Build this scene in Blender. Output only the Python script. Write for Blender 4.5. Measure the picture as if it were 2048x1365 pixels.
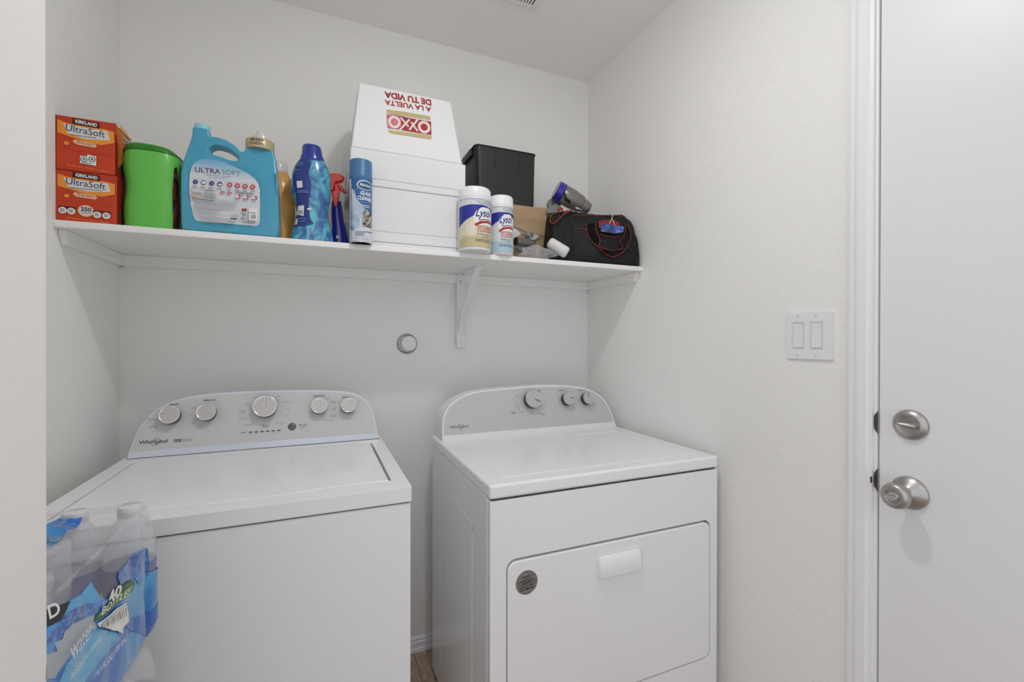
import bpy, bmesh, math, random
import numpy as np
from mathutils import Vector, Matrix
random.seed(7)
for o in list(bpy.data.objects): bpy.data.objects.remove(o)
S = bpy.context.scene; COL = S.collection
# ---------------------------------------------------------------- camera, world, lights, exposure
F_PX = 903.23; YAW, PITCH, ROLL = [math.radians(a) for a in (23.054, -0.209, 0.109)]
CAM = Vector((-1.1426, -1.7909, 1.2351))
_f = Vector((math.sin(YAW)*math.cos(PITCH), math.cos(YAW)*math.cos(PITCH), math.sin(PITCH)))
_r = Vector((math.cos(YAW), -math.sin(YAW), 0)); _u = _r.cross(_f)
RR = _r*math.cos(ROLL)+_u*math.sin(ROLL); UU = -_r*math.sin(ROLL)+_u*math.cos(ROLL)
cd = bpy.data.cameras.new('camera'); cam = bpy.data.objects.new('camera', cd); COL.objects.link(cam)
cam.matrix_world = Matrix(((RR.x, UU.x, -_f.x, CAM.x), (RR.y, UU.y, -_f.y, CAM.y), (RR.z, UU.z, -_f.z, CAM.z), (0, 0, 0, 1)))
cd.sensor_width = 36; cd.lens = F_PX/2048*36; cd.clip_start = .02
S.camera = cam
S.cycles.max_bounces = 14; S.cycles.diffuse_bounces = 9
w = bpy.data.worlds.new('world'); S.world = w; w.use_nodes = True
w.node_tree.nodes['Background'].inputs[0].default_value = (.955, .985, 1.03, 1)
w.node_tree.nodes['Background'].inputs[1].default_value = 1.10
def light(name, typ, loc, power, size=.1, rot=(0, 0, 0), col=(1, 1, 1), sy=None, shape='DISK'):
    l = bpy.data.lights.new(name, typ); l.energy = power; l.color = col
    if typ == 'AREA':
        l.shape = shape; l.size = size
        if sy: l.size_y = sy
    else: l.shadow_soft_size = size
    o = bpy.data.objects.new(name, l); COL.objects.link(o); o.location = loc; o.rotation_euler = rot
    return o
light('niche_ceiling_lamp', 'AREA', (-.80, -1.10, 2.38), 4.8, .07, col=(1, .995, .985))
light('ceiling_fill_point', 'POINT', (-.80, -1.10, 2.30), 2.6, .04, col=(1, .995, .995))  # added point fill just under the niche lamp, brightens the ceiling
light('hall_fill_light', 'AREA', (-1.35, -2.7, 2.38), 4, 1.3, col=(1, .995, .99))  # added soft fill behind the camera for ambient light, no fixture modelled
S.view_settings.view_transform = 'Standard'; S.view_settings.look = 'None'
S.view_settings.exposure = -.05; S.view_settings.gamma = 1; S.view_settings.use_curve_mapping = False

# ---------------------------------------------------------------- helpers
def ray(px, py): return _f+RR*((px-1024)/F_PX)-UU*((py-682.5)/F_PX)
def P(px, py, ax, val):            # point on an axis plane seen at a photo pixel (used to measure real positions)
    d = ray(px, py); i = 'xyz'.index(ax); return CAM+d*((val-CAM[i])/d[i])
def XZ(px, py, y): q = P(px, py, 'y', y); return (q.x, q.z)
def lin(c): return tuple(((v/12.92) if v <= .04045 else ((v+.055)/1.055)**2.4) for v in c)
def rgb(r, g, b): return lin((r/255, g/255, b/255))
MATS = {}
def mat(name, c, rough=.5, metal=0, bump=None, spec=.5, coat=0, grad=None, noise=None, trans=0, ior=1.45, bstr=.2, sss=0):
    if name in MATS: return MATS[name]
    m = bpy.data.materials.new(name); m.use_nodes = True; nt = m.node_tree; b = nt.nodes['Principled BSDF']
    b.inputs['Base Color'].default_value = (*c, 1); b.inputs['Roughness'].default_value = rough
    b.inputs['Metallic'].default_value = metal; b.inputs['Specular IOR Level'].default_value = spec
    b.inputs['Coat Weight'].default_value = coat; b.inputs['Coat Roughness'].default_value = .08
    b.inputs['Transmission Weight'].default_value = trans; b.inputs['IOR'].default_value = ior
    tc = nt.nodes.new('ShaderNodeTexCoord')
    if bump:
        n = nt.nodes.new('ShaderNodeTexNoise'); n.inputs['Scale'].default_value = bump; n.inputs['Detail'].default_value = 3
        nt.links.new(tc.outputs['Object'], n.inputs['Vector'])
        bp = nt.nodes.new('ShaderNodeBump'); bp.inputs['Strength'].default_value = bstr; bp.inputs['Distance'].default_value = .002
        nt.links.new(n.outputs['Fac'], bp.inputs['Height']); nt.links.new(bp.outputs['Normal'], b.inputs['Normal'])
    if grad:                       # printed vertical gradient: list of (pos, colour) over the bounding box height
        sp = nt.nodes.new('ShaderNodeSeparateXYZ'); nt.links.new(tc.outputs['Generated'], sp.inputs[0])
        cr = nt.nodes.new('ShaderNodeValToRGB'); nt.links.new(sp.outputs[2], cr.inputs[0])
        e = cr.color_ramp.elements; e[0].position = grad[0][0]; e[0].color = (*grad[0][1], 1); e[1].position = grad[-1][0]; e[1].color = (*grad[-1][1], 1)
        for p_, c_ in grad[1:-1]:
            k = e.new(p_); k.color = (*c_, 1)
        nt.links.new(cr.outputs[0], b.inputs['Base Color'])
    if noise:                      # (scale, colour a, colour b, stretch)
        n = nt.nodes.new('ShaderNodeTexNoise'); n.inputs['Scale'].default_value = noise[0]; n.inputs['Detail'].default_value = 5
        n.inputs['Distortion'].default_value = noise[4] if len(noise) > 4 else 0
        mp = nt.nodes.new('ShaderNodeMapping'); mp.inputs['Scale'].default_value = noise[3]
        nt.links.new(tc.outputs['Object'], mp.inputs[0]); nt.links.new(mp.outputs[0], n.inputs['Vector'])
        cr = nt.nodes.new('ShaderNodeValToRGB'); nt.links.new(n.outputs['Fac'], cr.inputs[0])
        cr.color_ramp.elements[0].position = .38; cr.color_ramp.elements[1].position = .62
        cr.color_ramp.elements[0].color = (*noise[1], 1); cr.color_ramp.elements[1].color = (*noise[2], 1)
        nt.links.new(cr.outputs[0], b.inputs['Base Color'])
    MATS[name] = m; return m
def film_mat(name, c, alpha, rough=.1, bump=None):
    if name in MATS: return MATS[name]
    m = bpy.data.materials.new(name); m.use_nodes = True; nt = m.node_tree
    b = nt.nodes['Principled BSDF']; b.inputs['Base Color'].default_value = (*c, 1); b.inputs['Roughness'].default_value = rough
    b.inputs['Alpha'].default_value = alpha; b.inputs['Coat Weight'].default_value = .6; b.inputs['Coat Roughness'].default_value = .05
    if bump:
        tc = nt.nodes.new('ShaderNodeTexCoord'); n = nt.nodes.new('ShaderNodeTexNoise'); n.inputs['Scale'].default_value = bump
        n.inputs['Distortion'].default_value = 1.5
        nt.links.new(tc.outputs['Object'], n.inputs['Vector'])
        bp = nt.nodes.new('ShaderNodeBump'); bp.inputs['Strength'].default_value = .7; bp.inputs['Distance'].default_value = .004
        nt.links.new(n.outputs['Fac'], bp.inputs['Height']); nt.links.new(bp.outputs['Normal'], b.inputs['Normal'])
    MATS[name] = m; return m

WALL = mat('wall_paint', (.845, .84, .825), .85, bump=130, bstr=.7, spec=.2)
WALLR = WALL
CEIL = mat('ceiling_paint', (.91, .90, .89), .9, bump=150, bstr=.12, spec=.1)
TRIM = mat('white_trim_paint', (.84, .835, .85), .4)
SHELF = mat('shelf_paint', (.85, .845, .835), .5, bump=60, bstr=.05)
ENAMEL = mat('white_enamel', (.85, .85, .86), .22, coat=.25)
ENAMEL2 = mat('white_enamel_top', (.86, .86, .865), .25, coat=.25)
PLAST = mat('white_plastic', (.80, .80, .81), .35)
BLUEFILM = mat('pale_blue_protective_film', (.66, .72, .80), .25, coat=.4)
PANEL = mat('grey_console_panel', (.60, .605, .61), .4)
PANEL2 = mat('silver_console_panel', (.55, .555, .56), .35, metal=.15)
GAP = mat('dark_gap', (.06, .06, .065), .8)
BLACK = mat('black_plastic', (.008, .008, .009), .3)
INK = mat('print_black', (.03, .03, .035), .6)
INKG = mat('print_grey', (.14, .14, .15), .6)
WHITE = mat('print_white', (.78, .78, .77), .5)
KNOBF = mat('knob_face', (.56, .54, .52), .35, metal=.2)
KNOBR = mat('knob_rim', (.80, .80, .78), .18, metal=.5)
NICKEL = mat('satin_nickel', (.46, .445, .43), .36, metal=1)
DARKMETAL = mat('dark_bronze_plate', (.10, .095, .09), .45, metal=.8)
CHROME = mat('chrome', (.6, .6, .6), .15, metal=1)

def meta(o, label=None, cat=None, group=None, kind=None):
    if label: o['label'] = label
    if cat: o['category'] = cat
    if group: o['group'] = group
    if kind: o['kind'] = kind
    return o
OFF = {}
def empty(name, loc, label=None, cat=None, group=None, rz=0):
    o = bpy.data.objects.new(name, None); COL.objects.link(o); o.location = loc; o.empty_display_size = .05
    OFF[o] = Vector(loc); meta(o, label, cat, group)
    return o
def obj(name, bm, m, parent=None, smooth=None, bevel=0, seg=2, sub=0, label=None, kind=None, angle=40):
    """bm is in world coordinates; becomes ONE object."""
    me = bpy.data.meshes.new(name)
    bmesh.ops.recalc_face_normals(bm, faces=bm.faces)
    bm.to_mesh(me); bm.free()
    return objm(name, me, m, parent, smooth, bevel, seg, sub, label, kind, angle)
def objm(name, me, m, parent=None, smooth=None, bevel=0, seg=2, sub=0, label=None, kind=None, angle=40):
    if parent is not None: me.transform(Matrix.Translation(-OFF[parent]))
    o = bpy.data.objects.new(name, me); COL.objects.link(o)
    OFF[o] = OFF[parent] if parent is not None else Vector((0, 0, 0))
    if parent is not None: o.parent = parent
    for mm in (m if isinstance(m, (list, tuple)) else [m]): me.materials.append(mm)
    if smooth or bevel or sub: me.shade_smooth() if hasattr(me, 'shade_smooth') else None
    if bevel:
        b = o.modifiers.new('b', 'BEVEL'); b.width = bevel; b.segments = seg; b.limit_method = 'ANGLE'; b.angle_limit = math.radians(angle)
        b.harden_normals = False
    if sub: s = o.modifiers.new('s', 'SUBSURF'); s.levels = sub; s.render_levels = sub
    if smooth == 'auto' or bevel:
        try: me.set_sharp_from_angle(angle=math.radians(50))
        except Exception: pass
    if bevel:
        wn = o.modifiers.new('w', 'WEIGHTED_NORMAL'); wn.keep_sharp = True
    meta(o, label=label, kind=kind)
    return o
def top(name, bm, m, label, cat, group=None, **k):
    """a thing that is one mesh: origin moved to its base"""
    vs = [v.co for v in bm.verts]; lo = Vector((min(v[i] for v in vs) for i in range(3))); hi = Vector((max(v[i] for v in vs) for i in range(3)))
    c = Vector(((lo.x+hi.x)/2, (lo.y+hi.y)/2, lo.z)); bmesh.ops.translate(bm, verts=bm.verts, vec=-c)
    o = obj(name, bm, m, **k); o.location = c; meta(o, label, cat, group); return o
def struct(name, bm, m, **k): o = obj(name, bm, m, **k); o['kind'] = 'structure'; return o
def add_box(bm, x0, x1, y0, y1, z0, z1):
    vs = [bm.verts.new((x, y, z)) for x in (x0, x1) for y in (y0, y1) for z in (z0, z1)]
    for f in ((0, 1, 3, 2), (4, 6, 7, 5), (0, 4, 5, 1), (2, 3, 7, 6), (0, 2, 6, 4), (1, 5, 7, 3)): bm.faces.new([vs[i] for i in f])
    return vs
def bx(*a): bm = bmesh.new(); add_box(bm, *a); return bm
def boxes(*L):
    bm = bmesh.new()
    for a in L: add_box(bm, *a)
    return bm
def add_ring_prism(bm, outer, holes, fr, d0, d1):
    """polygon with holes, fr(u,v,w)->world, extruded from w=d0 to w=d1"""
    for d in (d0, d1):
        loops = []
        for lp in [outer]+list(holes):
            vs = [bm.verts.new(fr(u, v, d)) for u, v in lp]; loops.append(vs)
        if holes:
            es = [bm.edges.new((vs[i], vs[(i+1) % len(vs)])) for vs in loops for i in range(len(vs))]
            bmesh.ops.triangle_fill(bm, use_beauty=True, use_dissolve=False, edges=es)
        else: bm.faces.new(loops[0])
        if d == d0: first = loops
    for a, b in zip(first, loops):
        n = len(a)
        for i in range(n): bm.faces.new((a[i], a[(i+1) % n], b[(i+1) % n], b[i]))
def rprism(outer, holes, fr, d0, d1): bm = bmesh.new(); add_ring_prism(bm, outer, holes, fr, d0, d1); return bm
frXZ = lambda y0: (lambda u, v, w: Vector((u, y0+w, v)))      # w goes +Y (away from camera)
frYZ = lambda x0: (lambda u, v, w: Vector((x0-w, u, v)))      # w goes -X (off the right wall)
frXY = lambda z0: (lambda u, v, w: Vector((u, v, z0+w)))
def rrect(u0, u1, v0, v1, r, n=6):
    out = []
    for cx, cy, a0 in ((u1-r, v0+r, -90), (u1-r, v1-r, 0), (u0+r, v1-r, 90), (u0+r, v0+r, 180)):
        for i in range(n+1): a = math.radians(a0+90*i/n); out.append((cx+r*math.cos(a), cy+r*math.sin(a)))
    return out
def ell(cx, cy, rx, ry, n=32, a0=0): return [(cx+rx*math.cos(a0+2*math.pi*i/n), cy+ry*math.sin(a0+2*math.pi*i/n)) for i in range(n)]
def catmull(pts, n=6, closed=False):
    out = []; N = len(pts); rng = range(N if closed else N-1)
    g = lambda i: Vector(pts[i % N]) if closed else Vector(pts[max(0, min(N-1, i))])
    for i in rng:
        a, b, c, d = g(i-1), g(i), g(i+1), g(i+2)
        for k in range(n):
            t = k/n
            out.append(.5*((2*b)+(c-a)*t+(2*a-5*b+4*c-d)*t*t+(3*b-a-3*c+d)*t**3))
    if not closed: out.append(g(N-1))
    return [tuple(p) for p in out]
def add_lathe(bm, prof, origin=(0, 0, 0), axis=(0, 0, 1), n=32, cap=True):
    ax = Vector(axis).normalized(); t = Vector((1, 0, 0)) if abs(ax.x) < .9 else Vector((0, 1, 0))
    a = ax.cross(t).normalized(); b = ax.cross(a); o = Vector(origin); rings = []
    for r, h in prof:
        rings.append([bm.verts.new(o+ax*h+(a*math.cos(2*math.pi*i/n)+b*math.sin(2*math.pi*i/n))*max(r, 1e-5)) for i in range(n)])
    for R0, R1 in zip(rings, rings[1:]):
        for i in range(n): bm.faces.new((R0[i], R0[(i+1) % n], R1[(i+1) % n], R1[i]))
    if cap: bm.faces.new(rings[0]); bm.faces.new(rings[-1])
def lathe(prof, origin=(0, 0, 0), axis=(0, 0, 1), n=32): bm = bmesh.new(); add_lathe(bm, prof, origin, axis, n); return bm
def add_loft(bm, secs, n=36, cap=True):
    """secs: (z,cx,cy,rx,ry,exp) superellipse rings"""
    rings = []
    for z, cx, cy, rx, ry, e in secs:
        ring = []
        for i in range(n):
            a = 2*math.pi*i/n; c, s = math.cos(a), math.sin(a)
            ring.append(bm.verts.new((cx+rx*math.copysign(abs(c)**(2/e), c), cy+ry*math.copysign(abs(s)**(2/e), s), z)))
        rings.append(ring)
    for R0, R1 in zip(rings, rings[1:]):
        for i in range(n): bm.faces.new((R0[i], R0[(i+1) % n], R1[(i+1) % n], R1[i]))
    if cap: bm.faces.new(rings[0]); bm.faces.new(rings[-1])
def loft(secs, n=36): bm = bmesh.new(); add_loft(bm, secs, n); return bm
def interp_secs(secs, n=4):
    pts = catmull([tuple(s) for s in map(list, secs)], n) if False else None
    out = []; N = len(secs)
    for i in range(N-1):
        a, b, c, d = secs[max(0, i-1)], secs[i], secs[i+1], secs[min(N-1, i+2)]
        for k in range(n):
            t = k/n; out.append(tuple(.5*((2*b[j])+(c[j]-a[j])*t+(2*a[j]-5*b[j]+4*c[j]-d[j])*t*t+(3*b[j]-a[j]-3*c[j]+d[j])*t**3) for j in range(6)))
    out.append(tuple(secs[-1])); return out
def add_tube(bm, pts, r, n=8, cap=True, rx=None):
    pts = [Vector(p) for p in pts]; rings = []; prev = None
    for i, p in enumerate(pts):
        d = (pts[min(i+1, len(pts)-1)]-pts[max(i-1, 0)]).normalized()
        if prev is None:
            t = Vector((0, 0, 1)) if abs(d.z) < .9 else Vector((1, 0, 0)); a = d.cross(t).normalized()
        else: a = (prev-d*prev.dot(d)).normalized()
        prev = a; b = d.cross(a); rr = r[i] if isinstance(r, (list, tuple)) else r
        rings.append([bm.verts.new(p+(a*math.cos(2*math.pi*k/n)+b*math.sin(2*math.pi*k/n)*(rx or 1))*rr) for k in range(n)])
    for R0, R1 in zip(rings, rings[1:]):
        for i in range(n): bm.faces.new((R0[i], R0[(i+1) % n], R1[(i+1) % n], R1[i]))
    if cap: bm.faces.new(rings[0]); bm.faces.new(rings[-1])
def tube(pts, r, n=8, rx=None): bm = bmesh.new(); add_tube(bm, pts, r, n, rx=rx); return bm

# ---- flat print: shapes and lettering laid on a surface fn(u,v,offset)->world
_TXT = {}
def text_polys(s, bold=0.0, shear=0.0, space=1.0):
    k = (s, bold, shear, space)
    if k in _TXT: return _TXT[k]
    c = bpy.data.curves.new('t', 'FONT'); c.body = s; c.size = 1; c.offset = bold; c.shear = shear; c.resolution_u = 3; c.fill_mode = 'FRONT'; c.space_character = space
    o = bpy.data.objects.new('t', c); COL.objects.link(o)
    me = bpy.data.meshes.new_from_object(o.evaluated_get(bpy.context.evaluated_depsgraph_get()))
    V = [tuple(v.co) for v in me.vertices]; Fc = [tuple(p.vertices) for p in me.polygons]
    bpy.data.objects.remove(o); bpy.data.curves.remove(c); bpy.data.meshes.remove(me)
    _TXT[k] = (V, Fc); return _TXT[k]
class Print:
    def __init__(s, fn, inv=None, curved=0, layer=.00012, base=.0003):
        s.fn, s.inv, s.curved, s.layer, s.base = fn, inv, curved, layer, base
        s.items = []; s.k = 0
    def _add(s, verts, faces, m, up=True):
        if up: s.k += 1
        s.items.append((verts, faces, m, s.base+s.layer*s.k))
    def poly(s, pts, m): s._add([tuple(p[:2]) for p in pts], [tuple(range(len(pts)))], m)
    def polypx(s, pts, m): s.poly([s.inv(*p) for p in pts], m)
    def rect(s, u0, v0, u1, v1, m): s.poly([(u0, v0), (u1, v0), (u1, v1), (u0, v1)], m)
    def oval(s, u, v, ru, rv, m, n=24): s.poly(ell(u, v, ru, rv, n), m)
    def ovalpx(s, x, y, rx, ry, m, n=20): s.polypx(ell(x, y, rx, ry, n), m)
    def ring(s, u, v, ru, rv, t, m, n=28):
        a = ell(u, v, ru, rv, n); b = ell(u, v, ru-t, rv-t, n)
        s._add(a+b, [(i, (i+1) % n, n+(i+1) % n, n+i) for i in range(n)], m)
    def line(s, pts, wd, m):
        L = []; Rr = []
        for i, p in enumerate(pts):
            d = Vector(pts[min(i+1, len(pts)-1)][:2])-Vector(pts[max(0, i-1)][:2]); d.normalize(); nrm = Vector((-d.y, d.x))*wd/2
            q = Vector(p[:2]); L.append(tuple(q+nrm)); Rr.append(tuple(q-nrm))
        n = len(pts); s._add(L+Rr, [(i, i+1, n+i+1, n+i) for i in range(n-1)], m)
    def linepx(s, pts, wd, m): s.line([s.inv(*p) for p in pts], wd, m)
    def text(s, t, u0, v0, u1, v1, h, m, bold=0, shear=0, mode='fit', space=1):
        """baseline from (u0,v0) to (u1,v1), cap height h"""
        V, Fc = text_polys(t, bold, shear, space)
        if not V: return
        x0 = min(a[0] for a in V); x1 = max(a[0] for a in V)
        d = Vector((u1-u0, v1-v0)); L = d.length; e = d/L; nn = Vector((-e.y, e.x)); sy = h/.7
        if mode == 'c': sx = sy; st = Vector((u0, v0))+e*(L/2)-e*((x1-x0)*sx/2)
        elif mode == 'l': sx = sy; st = Vector((u0, v0))
        else: sx = L/(x1-x0); st = Vector((u0, v0))
        s._add([tuple(st+e*((a[0]-x0)*sx)+nn*(a[1]*sy)) for a in V], Fc, m)
    def textpx(s, t, p0, p1, h, m, **k): a = s.inv(*p0); b = s.inv(*p1); s.text(t, a[0], a[1], b[0], b[1], h, m, **k)
    def micro(s, u0, v0, u1, v1, rows, m, fill=.5, word=6):
        """unreadably small print shown as rows of short dashes"""
        rn = random.Random(int(abs(u0*1e4)+abs(v0*1e5))); dv = (v1-v0)/rows; V = []; Fc = []
        for r in range(rows):
            v = v0+dv*(r+.25); u = u0; end = u1-(u1-u0)*rn.random()*.25
            while u < end:
                wd = (u1-u0)/word*(.4+rn.random()*.9); wd = min(wd, end-u)
                n = len(V); V += [(u, v), (u+wd*.85, v), (u+wd*.85, v+dv*fill), (u, v+dv*fill)]; Fc.append((n, n+1, n+2, n+3)); u += wd
        if V: s._add(V, Fc, m)
    def microc(s, u, v, wd, rows, rh, m): s.micro(u-wd/2, v-rows*rh/2, u+wd/2, v+rows*rh/2, rows, m)
    def build(s, name, parent, label=None):
        bm = bmesh.new(); ms = []
        for V, Fc, m, off in s.items:
            if m not in ms: ms.append(m)
            mi = ms.index(m); b2 = bmesh.new(); vs = [b2.verts.new((a[0], a[1], 0)) for a in V]
            for f in Fc:
                try: b2.faces.new([vs[i] for i in f])
                except Exception: pass
            if s.curved:
                for ax in ((0, 1) if s.curved < 0 else (0,)):
                    st = abs(s.curved); xs = [a[ax] for a in V]; x = math.floor(min(xs)/st)*st+st
                    while x < max(xs):
                        co = (x, 0, 0) if ax == 0 else (0, x, 0); no = (1, 0, 0) if ax == 0 else (0, 1, 0)
                        bmesh.ops.bisect_plane(b2, geom=b2.verts[:]+b2.edges[:]+b2.faces[:], plane_co=co, plane_no=no); x += st
            mp = {}
            for v in b2.verts: mp[v] = bm.verts.new(s.fn(v.co.x, v.co.y, off))
            for f in b2.faces:
                try: nf = bm.faces.new([mp[v] for v in f.verts]); nf.material_index = mi
                except Exception: pass
            b2.free()
        me = bpy.data.meshes.new(name); bm.to_mesh(me); bm.free()
        o = objm(name, me, ms, parent, label=label); return o
def planeY(y):   # a vertical face towards the camera, u=x v=z
    return (lambda u, v, o: Vector((u, y-o, v))), (lambda px, py: XZ(px, py, y))
def cylsurf(cx, cy, rf):   # upright cylinder, u = arc length from the point facing -Y, v = z
    fn = lambda u, v, o: Vector((cx+(rf(v)+o)*math.sin(u/rf(v)), cy-(rf(v)+o)*math.cos(u/rf(v)), v))
    def inv(px, py):
        y = cy-rf(cy)
        for _ in range(8):
            q = P(px, py, 'y', y); r = rf(q.z); a = math.asin(max(-.98, min(.98, (q.x-cx)/r))); y = cy-r*math.cos(a)
        return (a*r, q.z)
    return fn, inv
def px2(fn_inv): return fn_inv

# ---------------------------------------------------------------- room
XL = -1.7214; ZC = 2.4234; YF = -3.6
bm = bx(-3.2, .12, YF, .12, -.1, -.012); floor = struct('floor', bm, mat('subfloor', (.2, .16, .12), .8))
WOOD = mat('wood_look_plank', (.3, .24, .19), .5, noise=(30, rgb(184, 166, 148), rgb(150, 132, 114), (6, 1, 6)), bump=120)
k = 0
for xi in range(18):
    x0 = -3.2+xi*.1845; x1 = min(x0+.183, .0)
    if x1 <= x0: break
    y = YF+(xi*.37) % .9-.9
    while y < 0:
        a, b = max(y, YF), min(y+1.2, 0)
        if b-a > .02: obj('floor_plank', bx(x0, x1, a+.001, b-.001, -.012, 0), WOOD, floor)
        y += 1.2
struct('ceiling', bx(-3.2, .12, YF, .12, ZC, ZC+.1), CEIL)
struct('wall_back', bx(-1.85, .12, 0, .12, 0, ZC), WALL)
struct('wall_right', boxes((0, .12, -1.165, 0, 0, ZC), (0, .12, YF, -2.08, 0, ZC), (0, .12, -2.08, -1.165, 2.11, ZC)), WALLR)
struct('wall_left', bx(XL-.12, XL, -1.22, 0, 0, ZC), WALL)
struct('wall_front', boxes((-3.2, -1.381, -1.34, -1.22, 0, ZC)), mat('wall_paint_smooth', (.845, .84, .825), .85, bump=130, bstr=.2, spec=.2), bevel=.006, seg=3)
#struct('wall_rear', bx(-3.2, .12, YF-.12, YF, 0, ZC), WALL)
def baseboard(name, x0, x1, y0, y1, n):
    """profile with a stepped top; n = outward normal axis sign"""
    bm = bmesh.new()
    prof = [(0, 0), (.013, 0), (.013, .014), (.0105, .016), (.0105, .038), (.0075, .041), (.0075, .049), (.004, .055), (.002, .0575), (0, .0575)]
    ends = []
    for t in (0, 1):
        if n == 'y': ends.append([bm.verts.new(((x0, x1)[t], y0-a, b)) for a, b in prof])
        elif n == 'xr': ends.append([bm.verts.new((x0-a, (y0, y1)[t], b)) for a, b in prof])
        else: ends.append([bm.verts.new((x0+a, (y0, y1)[t], b)) for a, b in prof])
    m = len(prof)
    for i in range(m-1): bm.faces.new((ends[0][i], ends[0][i+1], ends[1][i+1], ends[1][i]))
    bm.faces.new(ends[0]); bm.faces.new(ends[1])
    struct(name, bm, TRIM)
baseboard('baseboard_back', XL, 0, 0, 0, 'y'); baseboard('baseboard_right', 0, 0, -1.128, -.013, 'xr'); baseboard('baseboard_left', XL, XL, -1.22, -.013, 'xl')

# ---------------------------------------------------------------- shelf with its cleats
Ys, Zs, Ts = -.3885, 1.516, .0172
shelf = empty('wall_shelf', (XL, 0, Zs), 'long white painted board shelf running wall to wall above the washer and dryer', 'shelf')
obj('shelf_board', bx(XL, 0, Ys, 0, Zs-Ts, Zs), SHELF, shelf, bevel=.002)
zc = Zs-Ts; hc = .036
def cleat_side(x0, x1):
    pts = [(0, zc), (-.366, zc), (-.366, zc-.012), (-.352, zc-hc), (0, zc-hc)]
    bm = bmesh.new(); add_ring_prism(bm, pts, [], lambda u, v, w: Vector((w, u, v)), x0, x1); return bm
obj('cleat', bx(XL, 0, -.016, 0, zc-hc, zc), SHELF, shelf, bevel=.002)
obj('cleat', cleat_side(XL, XL+.014), SHELF, shelf, bevel=.002)
obj('cleat', cleat_side(-.014, 0), SHELF, shelf, bevel=.002)
# bracket
br = empty('shelf_bracket', (-.6152, -.016, 1.2), 'white metal bracket with a diagonal brace under the shelf, right of the round wall valve', 'bracket')
obj('wall_leg', bx(-.632, -.598, -.0195, -.0155, 1.2, zc-.002), PLAST, br, bevel=.001)
obj('shelf_leg', bx(-.632, -.598, -.262, -.0155, zc-.004, zc), PLAST, br, bevel=.001)
bm = bmesh.new()
c1 = catmull([(-.02, 1.262), (-.035, 1.30), (-.085, 1.36), (-.16, 1.43), (-.215, 1.478), (-.245, zc-.004)], 5)
vv = []
for y, z in c1:
    vv.append([bm.verts.new((x, y+dy, z)) for x, dy in ((-.627, .004), (-.627, -.002), (-.622, -.006), (-.608, -.006), (-.603, -.002), (-.603, .004))])
for a, b in zip(vv, vv[1:]):
    for i in range(6): bm.faces.new((a[i], a[(i+1) % 6], b[(i+1) % 6], b[i]))
bm.faces.new(vv[0]); bm.faces.new(vv[-1])
obj('brace', bm, PLAST, br, smooth='auto')
for y, z, d in ((-.0205, 1.222, 0), (-.0205, 1.467, 0)):
    obj('screw', lathe([(.0062, 0), (.005, .002), (.0028, .0026), (.0028, .0012), (.0001, .0012)], (-.615, y+.001, z), (0, -1, 0), 14), CHROME, br)
for y in (-.06, -.235): obj('screw', lathe([(.0045, 0), (.004, .0016), (.0001, .002)], (-.615, y, zc-.004), (0, 0, -1), 14), DARKMETAL, br)
# round valve cover on the wall
gv = empty('wall_valve', (-.828, 0, 1.217), 'round chrome ring with a white plug on the wall between washer and shelf bracket', 'valve')
obj('escutcheon', lathe([(.0395, 0), (.0395, .003), (.036, .006), (.033, .0065), (.031, .002), (.001, .002)], (-.828, 0, 1.217), (0, -1, 0), 40), mat('dull_chrome', (.42, .42, .42), .25, metal=1), gv, smooth='auto')
pl_ax = Vector((.17, -1, .05)).normalized()
obj('plug', lathe([(.027, 0), (.0285, .012), (.0292, .024), (.0285, .027), (.027, .0282), (.0225, .0282), (.022, .0268), (.0155, .0268), (.015, .0282), (.0001, .0282)], (-.828, -.002, 1.217), pl_ax, 40), PLAST, gv, smooth='auto')

# ---------------------------------------------------------------- ceiling vent
vt = empty('ceiling_vent', (-.57, -.44, ZC), 'white metal air register set in the ceiling, cut by the top edge', 'vent')
vx0, vx1, vy0, vy1 = -.72, -.43, -.56, -.322
obj('frame', rprism(rrect(vx0, vx1, vy0, vy1, .006, 3), [rrect(vx0+.022, vx1-.02, vy0+.02, vy1-.02, .002, 2)], frXY(ZC-.006), 0, .006), PLAST, vt, bevel=.0015)
obj('duct', bx(vx0+.02, vx1-.018, vy0+.018, vy1-.018, ZC-.0012, ZC-.0004), GAP, vt)
x = vx0+.027
while x < vx1-.022:
    bm = bmesh.new(); add_box(bm, x, x+.0065, vy0+.02, vy1-.02, ZC-.0052, ZC-.0025)
    obj('louver', bm, PLAST, vt); x += .0105

# ---------------------------------------------------------------- door, casing, hardware on the right wall
bm = bmesh.new()
cpr = [(0, 0), (.011, .0), (.012, .004), (.012, .014), (.0155, .018), (.0165, .024), (.0165, .040), (.013, .044), (.012, .051), (0, .051)]
for part_pts in ((-1.13, 1),):
    y0 = -1.130
    A = [bm.verts.new((-a, y0-b, 0)) for a, b in cpr]; B = [bm.verts.new((-a, y0-b, 2.10+.051-b)) for a, b in cpr]
    Cc = [bm.verts.new((-a, -2.110+b, 2.10+.051-b)) for a, b in cpr]; Dd = [bm.verts.new((-a, -2.110+b, 0)) for a, b in cpr]
    for U_, V_ in ((A, B), (B, Cc), (Cc, Dd)):
        for i in range(len(cpr)-1): bm.faces.new((U_[i], U_[i+1], V_[i+1], V_[i]))
struct('trim_1', bm, TRIM)
struct('trim_2', boxes((-.0045, .12, -1.1868, -1.165, 0, 2.10), (-.0045, .12, -2.08, -2.059, 0, 2.10), (-.0045, .12, -2.08, -1.165, 2.089, 2.11)), TRIM)
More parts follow.
